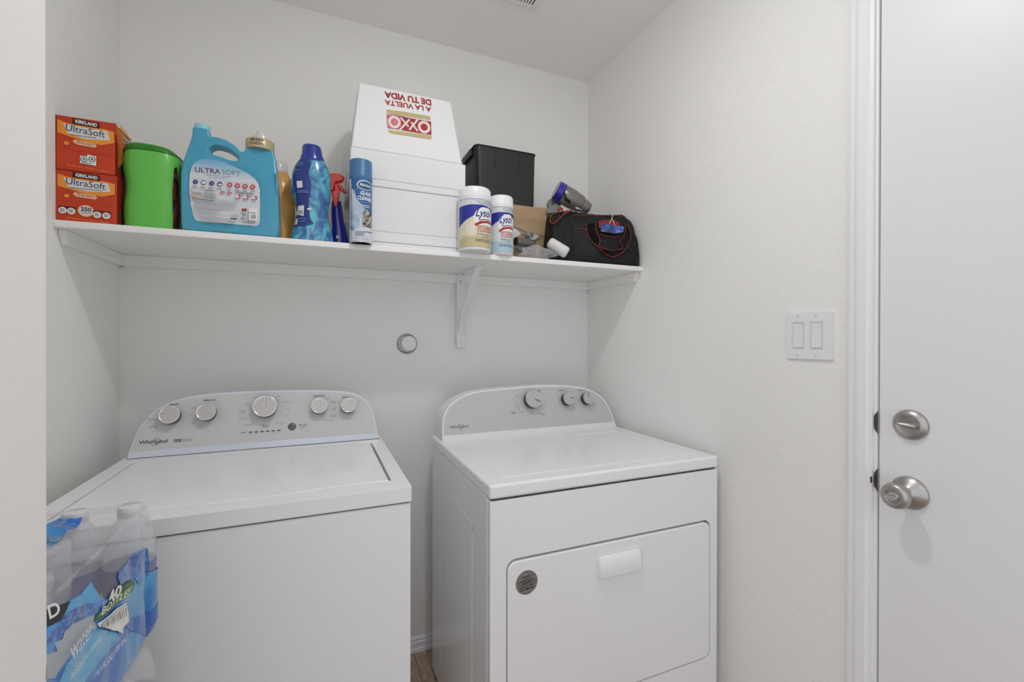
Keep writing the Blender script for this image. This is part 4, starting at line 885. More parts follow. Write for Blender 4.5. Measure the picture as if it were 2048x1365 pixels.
# wipes canisters
def wipes(x0px, x1px, base_y, y, hh, label, gold, name='wipes_canister'):
    xa, xb = XZ(x0px, 450, y)[0], XZ(x1px, 450, y)[0]; r = (xb-xa)/2*.985; cx = (xa+xb)/2
    t = empty(name, (cx, y, Zs), label, 'canister', 'disinfecting wipes canisters')
    zb = Zs
    LW = mat('canister_white', (.70, .70, .70), .35)
    obj('canister_body', lathe([(r*.93, 0), (r, .003), (r, hh*.82), (r*.985, hh*.825), (.001, hh*.825)], (cx, y, zb), n=44), LW, t, smooth='auto')
    obj('lid', lathe([(r*1.005, hh*.82), (r*1.01, hh*.825), (r*1.01, hh*.875), (r*.985, hh*.88), (r*.985, hh*.965), (r*.90, hh*.995), (r*.80, hh), (.001, hh)], (cx, y, zb), n=44), PLAST, t, smooth='auto')
    fn, inv = cylsurf(cx, y, lambda v: r); pr = Print(fn, inv, curved=-.006)
    H = hh; Z = lambda f: zb+f*H
    DB = mat('print_lysol_blue', rgb(38, 50, 148), .3); GD = mat('print_pale_gold', rgb(196, 186, 140), .35); GDL = mat('print_cream_gold', rgb(214, 208, 178), .35); AQ = mat('print_aqua', rgb(168, 198, 212), .35)
    RD = mat('print_lysol_red', rgb(176, 42, 46), .35); LG = mat('print_cool_white', rgb(206, 212, 214), .35); RT = mat('print_orange_red', rgb(206, 96, 78), .4)
    e = r*1.45
    pr.rect(-e, Z(.055), e, Z(.80), LG)
    pr.rect(-e, Z(.785), e, Z(.79), DB); pr.text('KILLS CORONAVIRUS*', -.25*r, Z(.745), e*.86, Z(.745), .0055, INKG); pr.micro(-.1*r, Z(.712), e*.85, Z(.737), 1, GRY, word=7)
    if gold:
        pr.poly([(-e, Z(.055)), (e, Z(.055)), (e, Z(.30)), (.6*r, Z(.28)), (-.1*r, Z(.30)), (-e, Z(.35))], GD)
        pr.poly([(-e, Z(.68)), (-.5*r, Z(.70)), (.3*r, Z(.70)), (e, Z(.66)), (e, Z(.60)), (.1*r, Z(.62)), (-.45*r, Z(.50)), (-e, Z(.34))], DB)
        pr.poly([(-e, Z(.18)), (-e, Z(.36)), (-.85*r, Z(.46)), (-.35*r, Z(.53)), (.2*r, Z(.5)), (.9*r, Z(.5)), (e, Z(.4)), (e, Z(.22)), (0, Z(.22))], GDL)
        pr.oval(-.55*r, Z(.33), .32*r, .10*H, mat('print_pearl', rgb(220, 216, 196), .3)); pr.ring(-.95*r, Z(.17), .18*r, .055*H, .001, GRY)
    else:
        pr.poly([(-e, Z(.68)), (-.5*r, Z(.70)), (.3*r, Z(.70)), (e, Z(.68)), (e, Z(.60)), (.3*r, Z(.64)), (-.6*r, Z(.55)), (-e, Z(.45))], DB)
        pr.rect(-e, Z(.055), e, Z(.22), AQ)
    o = .22*r if gold else .0
    pr.poly([(o-.55*r, Z(.38)), (o-.6*r, Z(.52)), (o-.45*r, Z(.60)), (o-.1*r, Z(.665)), (o+.4*r, Z(.67)), (o+.8*r, Z(.62)), (o+.85*r, Z(.45)), (o+.7*r, Z(.38))], WHITE)
    pr.text('Lysol', o-.5*r, Z(.515), o+.68*r, Z(.535), .0235, DKB, shear=.45, bold=.02)
    pr.poly([(o-.55*r, Z(.40)), (o-.2*r, Z(.45)), (o+.3*r, Z(.470)), (o+.8*r, Z(.455)), (o+.78*r, Z(.425)), (o+.3*r, Z(.435)), (o-.1*r, Z(.415)), (o-.5*r, Z(.365))], RD)
    pr.line([(o-.3*r, Z(.462)), (o+.1*r, Z(.484)), (o+.45*r, Z(.487)), (o+.8*r, Z(.47))], .0022, DKB)
    for i, tx in enumerate(('DISINFECTING', 'WIPES', 'LAUNDRY FRESH')[:3] if False else ('BACTERIAL', '2X WIPING', 'CLEANING')): pr.text(tx, o-.38*r, Z(.355-.036*i), o+.68*r, Z(.358-.036*i), .0062, RT, bold=.01)
    pr.micro(o-.4*r, Z(.235), o+.7*r, Z(.265), 1, GRY, word=7); pr.text('80 WIPES', o-.1*r, Z(.205), o+.4*r, Z(.205), .004, GRY); pr.micro(o-.5*r, Z(.13), o+.8*r, Z(.18), 2, GRY, word=9)
    pr.build('canister_label', t, 'printed wrap label')
wipes(917, 980.5, 505, -.3880, .2045, 'white wipes canister with a gold and blue label, left of its pair', True)
wipes(978.5, 1025, 509, -.362, .2005, 'white wipes canister with a pale aqua and blue label, right of its pair', False)

# black bin on cardboard box
KB = mat('black_bin_plastic', rgb(40, 40, 38), .45, bump=120, bstr=.1)
yb = -.21; cb_t = 1.7490
bl, brr = XZ(955, 300, yb), XZ(1072, 311, yb)
bt = empty('black_bin', (-.49, -.13, cb_t), 'black plastic storage bin resting on the cardboard box behind the wipes', 'bin')
x0, x1 = XZ(957, 420, yb)[0], XZ(1070.5, 413, yb)[0]; xt0, xt1 = XZ(951, 290, yb)[0], XZ(1073.5, 311, yb)[0]; zt = (XZ(1060, 308, yb)[1]+XZ(960, 287, yb)[1])/2
bm = bmesh.new()
def rr_ring(x0, x1, y0, y1, z, r): return [(u, v, z) for u, v in rrect(x0, x1, y0, y1, r, 5)]
rings = [rr_ring(x0, x1, yb+.006, -.035, cb_t+.0, .014), rr_ring(xt0+.002, xt1-.002, yb, -.028, zt-.004, .018), rr_ring(xt0+.0035, xt1-.0035, yb+.0025, -.0305, zt-.004, .016), rr_ring(x0+.003, x1-.003, yb+.009, -.038, cb_t+.003, .012)]
rv = [[bm.verts.new(p) for p in rg] for rg in rings]
for a, b in zip(rv, rv[1:]):
    for i in range(len(a)): bm.faces.new((a[i], a[(i+1) % len(a)], b[(i+1) % len(a)], b[i]))
bm.faces.new(rv[0]); bm.faces.new(rv[-1]); obj('bin_body', bm, KB, bt, smooth='auto')
obj('rim', rprism(rrect(xt0-.002, xt1+.001, yb-.003, -.024, .021, 6), [rrect(xt0+.004, xt1-.004, yb+.003, -.031, .016, 6)], frXY(zt-.004), 0, .004), KB, bt, bevel=.001)
obj('side_lip', bx(xt0-.008, xt0+.002, -.17, -.07, zt-.030, zt-.004), KB, bt, bevel=.003, seg=2)
for px_, y1_ in ((990, 330), (1040, 335)):
    q = XZ(px_, 300, yb)[0]; obj('rib', bx(q-.0012, q+.0012, yb-.0008, yb+.004, zt-.075, zt-.005), KB, bt)
CARD = mat('cardboard', rgb(176, 150, 118), .8, bump=80, bstr=.1, noise=(5, rgb(180, 153, 120), rgb(168, 142, 112), (1, 1, 10)))
cbx = empty('cardboard_box', (-.49, -.16, Zs), 'plain brown cardboard box behind the wipes canisters, carrying the black bin', 'box')
cyF = -.212; cx1 = XZ(1094.5, 420, cyF)[0]
obj('carton', bx(-.62, cx1, cyF, -.03, Zs, cb_t-.0005), CARD, cbx, bevel=.0015)
obj('corner_flap', rprism([XZ(1094.5, 415, cyF), XZ(1108, 419, cyF), XZ(1107, 470, cyF), XZ(1107, 500, cyF), (cx1, Zs)], [], frXZ(cyF+.003), 0, .002), CARD, cbx)
obj('front_flap', rprism([XZ(1000, 412, cyF), XZ(1092, 416, cyF), XZ(1095, 474, cyF), XZ(1060, 470, cyF), XZ(1000, 466, cyF)], [], frXZ(cyF-.003), 0, .0022), CARD, cbx, bevel=.0006)

# vacuum head
yv = -.235
vc = empty('handheld_vacuum', (*[P(1140, 430, 'y', yv)[i] for i in (0, 1)], 1.74), 'grey cyclone vacuum part with a purple-blue end cap leaning on the black bag', 'vacuum')
A = P(1113, 381, 'y', yv); B = P(1183, 430, 'y', yv); B.y -= .028; A.y -= .0
axv = (B-A).normalized(); Lv = (B-A).length
GM = mat('gunmetal_plastic', rgb(122, 118, 114), .3, coat=.3, metal=.2); VB = mat('purple_blue_plastic', rgb(48, 44, 150), .25, coat=.3)
hm = obj('vacuum_body', lathe([(.0001, 0), (.033, .0), (.0375, .004), (.0375, .05), (.0355, .06), (.034, .085), (.027, .095), (.0285, .100), (.0255, .104), (.027, .110), (.0235, .115), (.024, .122), (.018, .128), (.0001, .129)], A+axv*.024, axv, 40), GM, vc, smooth='auto')
obj('end_cap', lathe([(.0001, 0), (.034, 0), (.0380, .003), (.0388, .026), (.0380, .029), (.0001, .029)], A-axv*.003, axv, 40), VB, vc, smooth='auto')
obj('cap_face', lathe([(.0001, -.001), (.0325, -.001), (.0335, .001), (.0001, .0012)], A-axv*.003, axv, 36), mat('pale_grey_disc', rgb(176, 176, 178), .4), vc)
obj('clear_grip', tube([P(1126, 383, 'y', yv-.035), P(1132, 398, 'y', yv-.038), P(1140, 404, 'y', yv-.035)], .005, 10), BLACK, vc, smooth=True)
obj('chrome_clasp', tube([P(1150, 416, 'y', yv-.032), P(1160, 419, 'y', yv-.034), P(1168, 424, 'y', yv-.03)], .004, 8), CHROME, vc, smooth=True)
obj('mount_disc', lathe([(.0001, 0), (.026, 0), (.028, .003), (.028, .014), (.026, .017), (.0001, .017)], P(1106, 413, 'y', yv+.05), (-.2, -1, .2), 36), mat('mid_grey_plastic', rgb(136, 136, 136), .45), vc, smooth='auto')
bm = rprism([XZ(*q, yv) for q in ((1095, 421), (1112, 406), (1124, 412), (1122, 424), (1096, 427))], [], frXZ(yv+.005), 0, .03); obj('mount_block', bm, mat('mid_grey_plastic', rgb(136, 136, 136), .45), vc, bevel=.002)

# attachments in front of the cardboard box
gp = empty('vacuum_attachment', (-.45, -.30, Zs), 'dark grey vacuum nozzle tube with an open black end beside the aqua wipes', 'attachment')
DG = mat('dark_grey_plastic', rgb(96, 92, 86), .3, coat=.3)
ya = -.325; a0 = P(1031, 483, 'y', ya); a1 = P(1078, 488, 'y', ya); a1.y += .02
axn = (a1-a0).normalized()
obj('nozzle_tube', lathe([(.0115, .004), (.0145, 0), (.0155, .001), (.0155, .03), (.0175, .033), (.0165, .05), (.012, .075), (.001, .077)], a0, axn, 28), DG, gp, smooth='auto')
obj('tube_mouth', lathe([(.0135, .0006), (.0001, .0008)], a0, axn, 24), BLACK, gp)
hd = P(1065, 474, 'y', -.29)
obj('brush_head', loft([(hd.z-.014, hd.x, hd.y, .022, .016, 2.4), (hd.z-.004, hd.x, hd.y, .030, .018, 2.4), (hd.z+.006, hd.x-.004, hd.y, .027, .016, 2.4), (hd.z+.012, hd.x-.008, hd.y, .015, .010, 2.2)], 28), mat('smoky_plastic', rgb(100, 102, 98), .12, coat=1, noise=(70, rgb(60, 62, 60), rgb(170, 176, 172), (1, 1, 1), 1)), gp, smooth='auto')
obj('support', tube([hd+Vector((0, 0, -.01)), Vector((hd.x, hd.y, Zs+.004))], .012, 10), DG, gp)
rl = empty('white_tube_roll', (-.35, -.35, Zs), 'white rounded plastic cup lying on its side beside the black bag', 'cup')
yr = -.366; r0_ = P(1097, 484, 'y', yr+.03); r1_ = P(1131, 505, 'y', yr); r1_.z = max(r1_.z, Zs+.0215)
axr = (r1_-r0_).normalized()
obj('cup', lathe([(.0001, 0), (.013, .001), (.0185, .005), (.0205, .011), (.0212, (r1_-r0_).length-.004), (.0200, (r1_-r0_).length+.004), (.0165, (r1_-r0_).length+.0075), (.0001, (r1_-r0_).length+.008)], r0_, axr, 36), mat('matte_white_plastic', (.68, .68, .68), .55), rl, smooth='auto')
pp = empty('paper_scrap', (-.52, -.27, Zs), 'crumpled white paper tucked between the aqua wipes and the cardboard box', 'paper')
bm = bmesh.new(); rn = random.Random(3)
pts = [XZ(*q, -.268) for q in ((1020, 452), (1030, 458), (1042, 468), (1036, 474), (1020, 480), (1010, 480), (1010, 455))]
add_ring_prism(bm, pts, [], frXZ(-.268), 0, .0015)
for v in bm.verts: v.co.y += rn.uniform(-.006, .006)
obj('sheet', bm, mat('white_paper', (.68, .67, .66), .7), pp); obj('fold', tube([P(1020, 450, 'y', -.27), P(1040, 459, 'y', -.268), P(1058, 468, 'y', -.265)], .0028, 8), mat('lilac_grey', rgb(130, 128, 142), .5), pp)
obj('paper_base', rprism([(-.60, Zs), (-.54, Zs), (-.545, Zs+.05), (-.59, Zs+.06)], [], frXZ(-.262), 0, .001), MATS['white_paper'], pp)
pg = bmesh.new(); bmesh.ops.create_icosphere(pg, subdivisions=4, radius=1)
pc = P(1077, 504, 'y', -.365); rn = random.Random(5)
from mathutils import noise as mn
for v in pg.verts:
    p_ = v.co.copy(); d = 1+.30*mn.noise(p_*2.3)+.16*mn.noise(p_*6)
    x = p_.x*.067*d; z = p_.z*.024*d*(1-.35*p_.x*.8); y = p_.y*.028*d
    v.co = Vector((pc.x+x, pc.y+y, max(Zs+.0008, Zs+.021+z)))
top('plastic_bag', pg, film_mat('clear_bag', (.66, .67, .68), .32, .12, bump=90), 'crumpled clear plastic bag of small grey parts on the shelf edge', 'plastic bag', smooth=True)
for i, (px_, py_, rr) in enumerate(((1040, 500, .010), (1058, 508, .008), (1086, 502, .010), (1100, 508, .008))):
    q = P(px_, py_, 'y', -.362); bm = bmesh.new(); bmesh.ops.create_icosphere(bm, subdivisions=2, radius=rr)
    for v in bm.verts: v.co = v.co*(1+.3*mn.noise(v.co*120)); v.co += Vector((q.x, -.36, max(q.z, Zs+rr*1.3)))
    top('small_part', bm, mat('part_grey', rgb(90, 90, 92), .4), ('dark grey fitting at the left end inside the clear crumpled bag', 'low grey fitting in the left half of the clear bag, next to the end one', 'rounded grey fitting in the right half of the clear crumpled bag', 'small grey fitting in the clear bag closest to the white cup')[i], 'fitting', 'fittings inside the clear bag')

# black tool bag
BAGM = mat('black_nylon', rgb(22, 22, 24), .62, bump=350, bstr=.25, spec=.35); PIP = mat('orange_piping', rgb(142, 56, 38), .7)
bg = empty('tool_bag', (-.2, -.26, Zs), 'black fabric tool bag with orange piping at the right end of the shelf', 'bag')
X0, X1 = -.354, -.0085
bm = bmesh.new(); NX, NS = 46, 40; rows = []
def bagpt(t, s):
    """t along X 0..1, s around the section 0..1 (front bottom -> front top -> back top -> back bottom)"""
    x = X0+(X1-X0)*t
    ht = 1.693+(.0385)*(1-math.cos(math.pi*min(1, t*1.6)))/2*.75+.0065*math.sin(t*9)   # ridge height
    ht = float(np.interp(t, [0, .12, .25, .45, .7, .9, 1], [1.690, 1.706, 1.708, 1.704, 1.706, 1.716, 1.700]))
    base_f, base_b = float(np.interp(t, [0, .22, .42, 1], [-.322, -.332, -.384, -.386])), -.215; top_f, top_b = float(np.interp(t, [0, .25, .5, 1], [-.300, -.318, -.334, -.340])), -.262
    e = (1-abs(2*t-1)**16)**(1/16) if 0 < t < 1 else 0
    cyy = -.295
    if s < .42:
        k_ = s/.42; y = base_f+(top_f-base_f)*k_**1.6-.010*math.sin(k_*math.pi); z = Zs+.002+(ht-Zs-.002)*k_
    elif s < .58:
        k_ = (s-.42)/.16; y = top_f+(top_b-top_f)*k_; z = ht+.008*math.sin(k_*math.pi)
    else:
        k_ = 1-(s-.58)/.42; y = base_b+(top_b-base_b)*k_; z = Zs+.002+(ht-Zs-.002)*k_
    wob = .006*mn.noise(Vector((x*22, s*9, 1)))+.003*mn.noise(Vector((x*60, s*22, 4)))
    y = cyy+(y-cyy)*(.86+.14*e)+(wob if y < cyy else 0)
    lean = .022*(1-(z-Zs)/.18) if t > .5 else 0
    return Vector((x-(.004*((z-Zs)/.18) if t > .93 else 0)+(.0 if t < .93 else 0), y, max(z, Zs+.001)))
for i in range(NX+1): rows.append([bm.verts.new(bagpt(i/NX, j/NS)) for j in range(NS+1)])
for a, b in zip(rows, rows[1:]):
    for j in range(NS): bm.faces.new((a[j], a[j+1], b[j+1], b[j]))
    bm.faces.new((a[NS], a[0], b[0], b[NS]))
bm.faces.new(rows[0]); bm.faces.new(rows[-1])
obj('bag_body', bm, BAGM, bg, smooth=True)
def onbag(px_, py_, off=.003):
    """measured point on the bag's front"""
    y = -.37
    for _ in range(5):
        q = P(px_, py_, 'y', y); t = (q.x-X0)/(X1-X0); zz = q.z; lo = min((abs(bagpt(max(0, min(1, t)), s/60*.44).z-zz), bagpt(max(0, min(1, t)), s/60*.44).y) for s in range(61))[1]; y = lo-off
    return P(px_, py_, 'y', y)
c6b = lambda x, y: (1060+x*250/1551, 340+y*220/1365)
def bagline(pts, r=.0016, off=.003, name='piping', m=PIP, **k): obj(name, tube(catmull([tuple(onbag(*c6b(*q), off)) for q in pts], 4), r, 7), m, bg, smooth=True, **k)
bagline([(530, 575), (580, 560), (700, 562), (850, 568), (1000, 560), (1120, 570), (1190, 574)], .0013, .003)
bagline([(590, 730), (640, 735), (700, 750)], .0014)
bagline([(865, 795), (940, 820), (1030, 835), (1110, 830)], .0013)
# straps
def strap(L, Rr):
    bm = bmesh.new(); a = catmull([tuple(onbag(*c6b(*q), .006)) for q in L], 5); b = catmull([tuple(onbag(*c6b(*q), .006)) for q in Rr], 5)
    A = [bm.verts.new(p) for p in a]; B = [bm.verts.new(p) for p in b]
    for i in range(len(A)-1): bm.faces.new((A[i], A[i+1], B[i+1], B[i]))
    bmesh.ops.solidify(bm, geom=bm.faces[:], thickness=.002)
    obj('handle_strap', bm, mat('black_webbing', rgb(34, 33, 33), .7), bg, smooth=True)
    bagline(L, .0013, .008); bagline(Rr, .0012, .008)
strap([(705, 670), (705, 760), (745, 860), (850, 965), (940, 1050), (1030, 1080)], [(815, 660), (820, 760), (870, 870), (855, 950), (950, 985), (1030, 1000)])
strap([(1030, 1080), (1110, 1050), (1190, 980), (1240, 870), (1250, 780), (1210, 680)], [(1030, 1000), (1090, 990), (1150, 975), (1120, 900), (1180, 780), (1185, 665)])
bagline([(250, 640), (255, 580), (290, 545), (360, 525), (420, 520), (470, 505), (540, 500)], .0019, .012)
bagline([(255, 640), (280, 665), (330, 640), (380, 590), (430, 540), (520, 508)], .0022, .016)
pts = [onbag(*c6b(*q), .010) for q in ((258, 640), (262, 590), (300, 550), (370, 530), (430, 530), (380, 590), (330, 635), (280, 660))]
bm = bmesh.new(); bm.faces.new([bm.verts.new(p) for p in pts]); bmesh.ops.solidify(bm, geom=bm.faces[:], thickness=.004); obj('end_fold', bm, mat('black_lining', rgb(14, 14, 15), .8), bg)
bagline([(345, 500), (375, 480), (400, 490), (395, 515)], .004, .006, 'zip_tab')
ridge = [(t, None) for t in range(1)]
bm = bmesh.new(); add_tube(bm, [tuple(bagpt(t, .47)+Vector((0, 0, .002))) for t in [i/20 for i in range(2, 20)]], .0045, 8, rx=1); obj('zip_ridge', bm, BAGM, bg, smooth=True)
# packets held in the outer pocket
yk = .010
def packet(name, pts, m, label, off=.010, th=.004):
    w_ = [onbag(*c6b(*q), off) for q in pts]; bm = bmesh.new(); bm.faces.new([bm.verts.new(p) for p in w_]); bmesh.ops.solidify(bm, geom=bm.faces[:], thickness=th)
    return top(name, bm, m, label, 'packet', bevel=.0012)
packet('red_packet', ((850, 640), (900, 625), (1050, 625), (1110, 655), (1110, 700), (860, 720)), mat('red_foil', rgb(178, 46, 50), .35, coat=.4), 'small red packet tucked behind the blue one in the bag pocket', .010, .003)
packet('blue_packet', ((885, 670), (960, 665), (1050, 690), (1165, 705), (1160, 770), (1060, 790), (960, 775), (880, 765)), mat('blue_foil', rgb(60, 98, 178), .25, coat=.8, noise=(60, rgb(44, 66, 160), rgb(98, 142, 202), (1, 1, 1), 1)), 'shiny blue foil packet clipped in the front pocket of the tool bag', .016, .004)
kcj = [onbag(*c6b(*q), .010) for q in ((990, 530), (1020, 565), (1015, 600), (985, 670))]
kt = empty('zip_cord', tuple(kcj[1]), 'cream knotted cord hanging from the zip of the tool bag', 'cord')
CRM = mat('cream_cord', rgb(206, 196, 176), .8)
obj('cord', tube(catmull([tuple(p) for p in kcj], 4), .0015, 6), CRM, kt, smooth=True); obj('cord', tube(catmull([tuple(onbag(*c6b(*q), .011)) for q in ((1035, 565), (1015, 600), (1035, 640), (1050, 690))], 4), .0014, 6), CRM, kt, smooth=True)

# ---------------------------------------------------------------- water bottle packs
WB = film_mat('clear_pet', (.80, .84, .89), .40, .08, bump=40); CAPM = film_mat('frosted_white_cap', (.76, .77, .80), .85, .3)
LBL = mat('bottle_label_blue', rgb(62, 78, 160), .3, grad=[(0, rgb(60, 80, 168)), (.6, rgb(84, 92, 168)), (1, rgb(44, 62, 150))])
bc = (-1.4135, -.915); R_ = .0325; pitch = .0655; ZB = .772
mb = bpy.data.meshes.new('bottle'); bm = lathe([(.024, 0), (.031, .004), (R_, .012), (.0315, .03), (R_, .045), (.0315, .06), (R_, .07), (.0318, .075), (.0318, .118), (R_, .124), (.0325, .140), (.029, .160), (.021, .178), (.0145, .187), (.013, .190)], n=28); bm.to_mesh(mb); bm.free(); mb.materials.append(WB); mb.shade_smooth()
mc = bpy.data.meshes.new('cap'); bm = lathe([(.0150, .188), (.0155, .190), (.0150, .2035), (.0138, .205), (.0001, .205)], n=24); bm.to_mesh(mc); bm.free(); mc.materials.append(CAPM); mc.shade_smooth()
ml = bpy.data.meshes.new('paper_label'); bm = bmesh.new(); add_lathe(bm, [(.0322, .076), (.0322, .117)], n=28, cap=False); bm.to_mesh(ml); bm.free(); ml.materials.append(LBL); ml.shade_smooth()
NYB = 5
def hullx(y, z=None):
    """outer surface of the shrink film along the right side"""
    best = -9
    for i in range(NYB):
        d = y-(bc[1]-i*pitch)
        if abs(d) < R_+.0012: best = max(best, math.sqrt((R_+.0012)**2-d*d))
    k_ = .75 if y > bc[1]-.02 else max(.12, .75-(bc[1]-.02-y)*14)
    return max(best, R_*.60)*k_+R_*(1-k_)
def filmx(y, zz):
    h = zz-ZB; off = hullx(y)
    if h > .128: k_ = min(1, (h-.128)/.078); off = off*(1-k_)+(.0165)*k_ + .004*math.sin(k_*math.pi)
    off += .0016*mn.noise(Vector((y*40, zz*30, 0)))
    if h < .02: off -= (.02-h)*.35
    return off
def pack(z0, label, full=True):
    t = empty('water_bottle_pack', (bc[0]-.1, bc[1]-.13, z0), label, 'water bottles', 'shrink-wrapped packs of water bottles')
    spots = [(bc[0]-j*pitch, bc[1]-i*pitch, 0) for j in range(4) for i in range(NYB) if not (z0 == ZB and ((j == 0 and i > 0) or (j == 1 and i > 0)))]
    if z0 == ZB: spots += [(-1.4705, -1.035, 1), (-1.447, -1.135, 1), (-1.513, -.985, 1)]
    for i, (x, y, up) in enumerate(spots):
        if not full and x < bc[0]-.01: continue
        b = bpy.data.objects.new('bottle', mb); COL.objects.link(b); b.parent = t; b.location = Vector((x, y, z0+(.2045 if up else 0)))-OFF[t]; b.rotation_euler = (math.pi if up else 0, 0, i*1.3)
        for nm, me in (('cap', mc), ('paper_label', ml)):
            c = bpy.data.objects.new(nm, me); COL.objects.link(c); c.parent = b
    if not full: return t
    # film: right side sheet, wrapping the back corner, plus the top sheet
    zz0 = z0-ZB
    bm = bmesh.new(); ys = [-1.2+.0 + k_*.00655 for k_ in range(44)]
    ys = [y for y in ys if y <= bc[1]+.012]; zs = [ZB+.001+k_*.0125 for k_ in range(17)]
    cols = []
    for y in ys: cols.append([bm.verts.new((bc[0]+filmx(y, z), y, z+zz0)) for z in zs])
    a0 = math.asin(.012/(R_+.0012))
    for k_ in range(1, 10):
        a = a0+(math.pi/2-a0)*k_/9
        cols.append([bm.verts.new((bc[0]+filmx(bc[1]+.0, z)*math.cos(a), bc[1]+filmx(bc[1], z)*math.sin(a), z+zz0)) for z in zs])
    for k_ in range(1, 8):
        x = bc[0]-k_*.03
        cols.append([bm.verts.new((x, bc[1]+filmx(bc[1], z)*(.98+.02*math.cos(k_*.03/pitch*6.28)), z+zz0)) for z in zs])
    for a, b in zip(cols, cols[1:]):
        for j in range(len(zs)-1): bm.faces.new((a[j], a[j+1], b[j+1], b[j]))
    # top sheet
    tops = []
    for y in ys+[bc[1]+.016]:
        row = []
        for k_ in range(10):
            x = bc[0]+.016-k_*.026
            sag = .010*(abs(math.sin(math.pi*(y-bc[1])/pitch))**.8)+.009*(abs(math.sin(math.pi*(x-bc[0])/pitch))**.8)
            row.append(bm.verts.new((x, y, z0+.2065-sag)))
        tops.append(row)
    for a, b in zip(tops, tops[1:]):
        for j in range(9): bm.faces.new((a[j], a[j+1], b[j+1], b[j]))
    obj('shrink_film', bm, film_mat('shrink_film', (.82, .82, .84), .20, .06, bump=22), t, smooth=True)
    return t
pk = pack(ZB, 'top shrink-wrapped pack of clear water bottles beside the wall edge at lower left')
FB = mat('print_film_blue', rgb(58, 138, 190), .25, coat=.5, noise=(9, rgb(70, 160, 212), rgb(26, 104, 190), (1, 1, 1), .6)); FDB = mat('print_film_deep', rgb(30, 66, 140), .22, coat=.6, noise=(60, rgb(16, 50, 142), rgb(60, 138, 210), (1, 1, 1.6), 1.5)); FG = mat('print_film_grey', rgb(160, 170, 178), .3, coat=.4)
LIME = mat('print_film_lime', rgb(96, 150, 50), .3); DGN = mat('print_film_green', rgb(40, 84, 36), .3)
def ffn(u, v, o): return Vector((bc[0]+filmx(u, v)+o, u, v))
def ffn2(u, v, o):     # continues round the far bottle
    if u <= bc[1]: return ffn(u, v, o)
    a = min(math.pi/2, (u-bc[1])/(R_)); r = filmx(bc[1], v)+o
    return Vector((bc[0]+r*math.cos(a), bc[1]+r*math.sin(a), v))
def project(q):
    d = q-CAM; z = d.dot(_f); return (1024+F_PX*d.dot(RR)/z, 682.5-F_PX*d.dot(UU)/z)
def film_inv(px_, py_):
    q = P(px_, py_, 'x', bc[0]+.033); u, v = max(-1.25, min(bc[1]+.03, q.y)), max(ZB, min(ZB+.2, q.z))
    for _ in range(25):
        a = project(ffn2(u, v, 0)); e = (px_-a[0], py_-a[1])
        b = project(ffn2(u+.0008, v, 0)); c = project(ffn2(u, v+.0008, 0))
        j = ((b[0]-a[0])/.0008, (c[0]-a[0])/.0008, (b[1]-a[1])/.0008, (c[1]-a[1])/.0008); det = j[0]*j[3]-j[1]*j[2]
        if abs(det) < 1e3: break
        du = (e[0]*j[3]-e[1]*j[1])/det; dv = (j[0]*e[1]-j[2]*e[0])/det
        u += max(-.02, min(.02, du*.6)); v += max(-.02, min(.02, dv*.6))
        u = max(-1.3, min(bc[1]+.045, u)); v = max(ZB-.06, min(ZB+.205, v))
    return (u, max(ZB+.001, v))
pr = Print(ffn2, film_inv, curved=-.004, base=.0006, layer=.00022)
c8 = lambda x, y: (90+x/6.657, 1160+y/6.657)
c7 = lambda x, y: (90+x/7.583, 1000+y/7.583)
pr.polypx([(97, 1225), (115, 1212), (135, 1204), (160, 1190), (185, 1160), (190, 1175), (202, 1200), (225, 1198), (250, 1172), (262, 1160), (285, 1158)]+[], FB) if False else None
pr.poly([film_inv(*q) for q in ((97, 1225), (115, 1212), (135, 1204), (160, 1190), (180, 1165), (188, 1178), (202, 1200), (225, 1198), (250, 1172), (262, 1160), (285, 1158))]+[(bc[1]+.045, ZB+.088), (bc[1]+.045, ZB+.003), (-1.24, ZB+.003), (-1.24, ZB+.16)], FB)
FLB = mat('print_film_light', rgb(92, 176, 220), .25, coat=.5); FMB = mat('print_film_mid', rgb(24, 92, 182), .25, coat=.5)
pr.poly([(-1.24, ZB+.06), film_inv(130, 1330), film_inv(175, 1275), film_inv(200, 1262), film_inv(225, 1262), film_inv(238, 1280), film_inv(205, 1315), film_inv(170, 1360), (-1.20, ZB+.03)], FLB)
pr.poly([film_inv(*c8(*q)) for q in ((1000, 620), (1080, 560), (1200, 500), (1400, 420))]+[(bc[1]+.040, ZB+.045), (bc[1]+.040, ZB+.006), (bc[1]-.025, ZB+.004)], FMB)
pr.polypx([c7(*q) for q in ((1340, 810), (1450, 765), (1540, 740), (1570, 980), (1540, 1150), (1490, 1200), (1430, 1280), (1390, 1280), (1350, 1200), (1200, 1240), (1130, 1310), (1085, 1180), (1100, 1100), (1250, 930))], FDB)
pr.polypx([c8(*q) for q in ((45, 620), (180, 560), (250, 470), (400, 380), (560, 320), (640, 330), (760, 280), (850, 230), (800, 330), (700, 400), (640, 470), (540, 510), (420, 560), (300, 640), (210, 730), (200, 790), (100, 850), (150, 920), (60, 1010), (-20, 1020), (-20, 650))], FDB)
pr.polypx([c8(*q) for q in ((90, 850), (200, 800), (230, 700), (330, 600), (560, 500), (630, 470), (620, 560), (680, 640), (600, 680), (540, 720), (400, 900), (250, 1080), (100, 1320), (-20, 1340), (-20, 1000), (130, 960))], FG)
pr.polypx([c8(*q) for q in ((-30, 415), (45, 385), (310, 290), (230, 450), (170, 550), (45, 615), (-30, 640))], INK)
pr.textpx('D', c8(20, 535), c8(175, 455), .0125, WHITE, bold=.02)
pr.polypx([c8(*q) for q in ((610, 580), (640, 500), (740, 390), (860, 250), (920, 110), (990, 90), (1060, 50), (1150, 12), (1170, 60), (1150, 140), (1060, 230), (860, 400))], DGN)
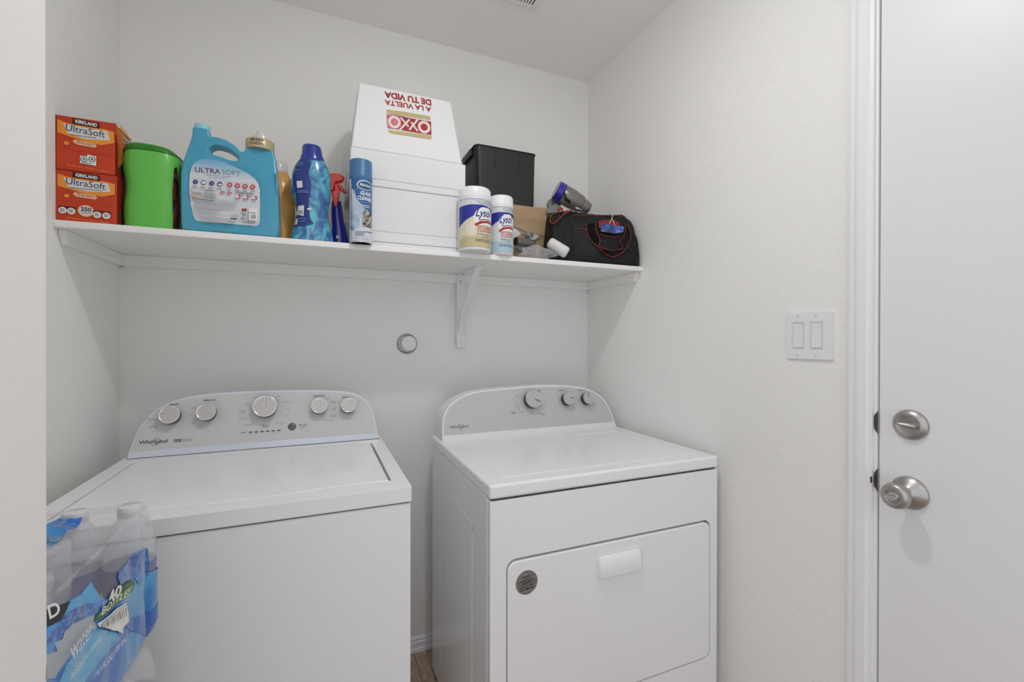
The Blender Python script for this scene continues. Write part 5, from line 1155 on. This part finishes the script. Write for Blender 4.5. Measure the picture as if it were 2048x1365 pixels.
pr.polypx([c8(*q) for q in ((640, 530), (700, 440), (860, 310), (1030, 150), (1140, 70), (1140, 130), (1040, 220), (850, 370))], LIME)
pr.textpx('40', c8(810, 330), c8(975, 200), .0125, WHITE, bold=.03); pr.textpx('BOTTLES', c8(700, 490), c8(1090, 195), .0080, WHITE, bold=.015, shear=.2)
pr.polypx([c8(*q) for q in ((645, 600), (1040, 312), (1070, 450), (1075, 570), (1000, 650), (995, 735), (900, 690), (680, 640))], WHITE)
for i in range(13): x = 700+i*24; y = 600-i*18; pr.linepx([c8(x, y), c8(x+18, y+70+i*4)], .0009 if i % 3 else .0018, INKG)
pr.linepx([c8(665, 590), c8(1035, 330)], .0006, INKG)
WT = mat('print_film_white', rgb(206, 214, 220), .3)
pr.textpx('water', c8(230, 1110), c8(530, 760), .0185, WT, bold=.0); pr.textpx('added to taste', c8(215, 1365), c8(650, 845), .0085, WT)
pr.textpx('16.9 FL OZ | 5.28 GAL', c8(560, 1330), c8(990, 835), .0065, WT, bold=.02)
pr.build('film_print', pk)
# blue print on the top sheet
def tfn(u, v, o):
    sag = .010*(abs(math.sin(math.pi*(u-bc[1])/pitch))**.8)+.009*(abs(math.sin(math.pi*(v-bc[0])/pitch))**.8)
    return Vector((v, u, ZB+.2065-sag+o*3))
pr = Print(tfn, curved=-.01, base=.0005)
pr.poly([(lambda q: (q.y, q.x))(P(*c7(*q_), 'z', ZB+.20)) for q_ in ((-40, 330), (50, 300), (300, 250), (575, 235), (480, 340), (300, 490), (50, 650), (-40, 700))], FB)
pr.build('top_print', pk)
pack(ZB-.2075, 'second shrink-wrapped pack of water bottles, directly under the top one')
top('support_carton', bx(-1.70, -1.39, -1.19, -.885, 0, ZB-.2075*3-.001), CARD, 'plain cardboard carton on the floor carrying the stack of water bottle packs', 'box', bevel=.002)
pack(ZB-.2075*2, 'third shrink-wrapped water bottle pack from the top, just below the picture edge', False); pack(ZB-.2075*3, 'lowest shrink-wrapped water bottle pack, standing near the floor', False)
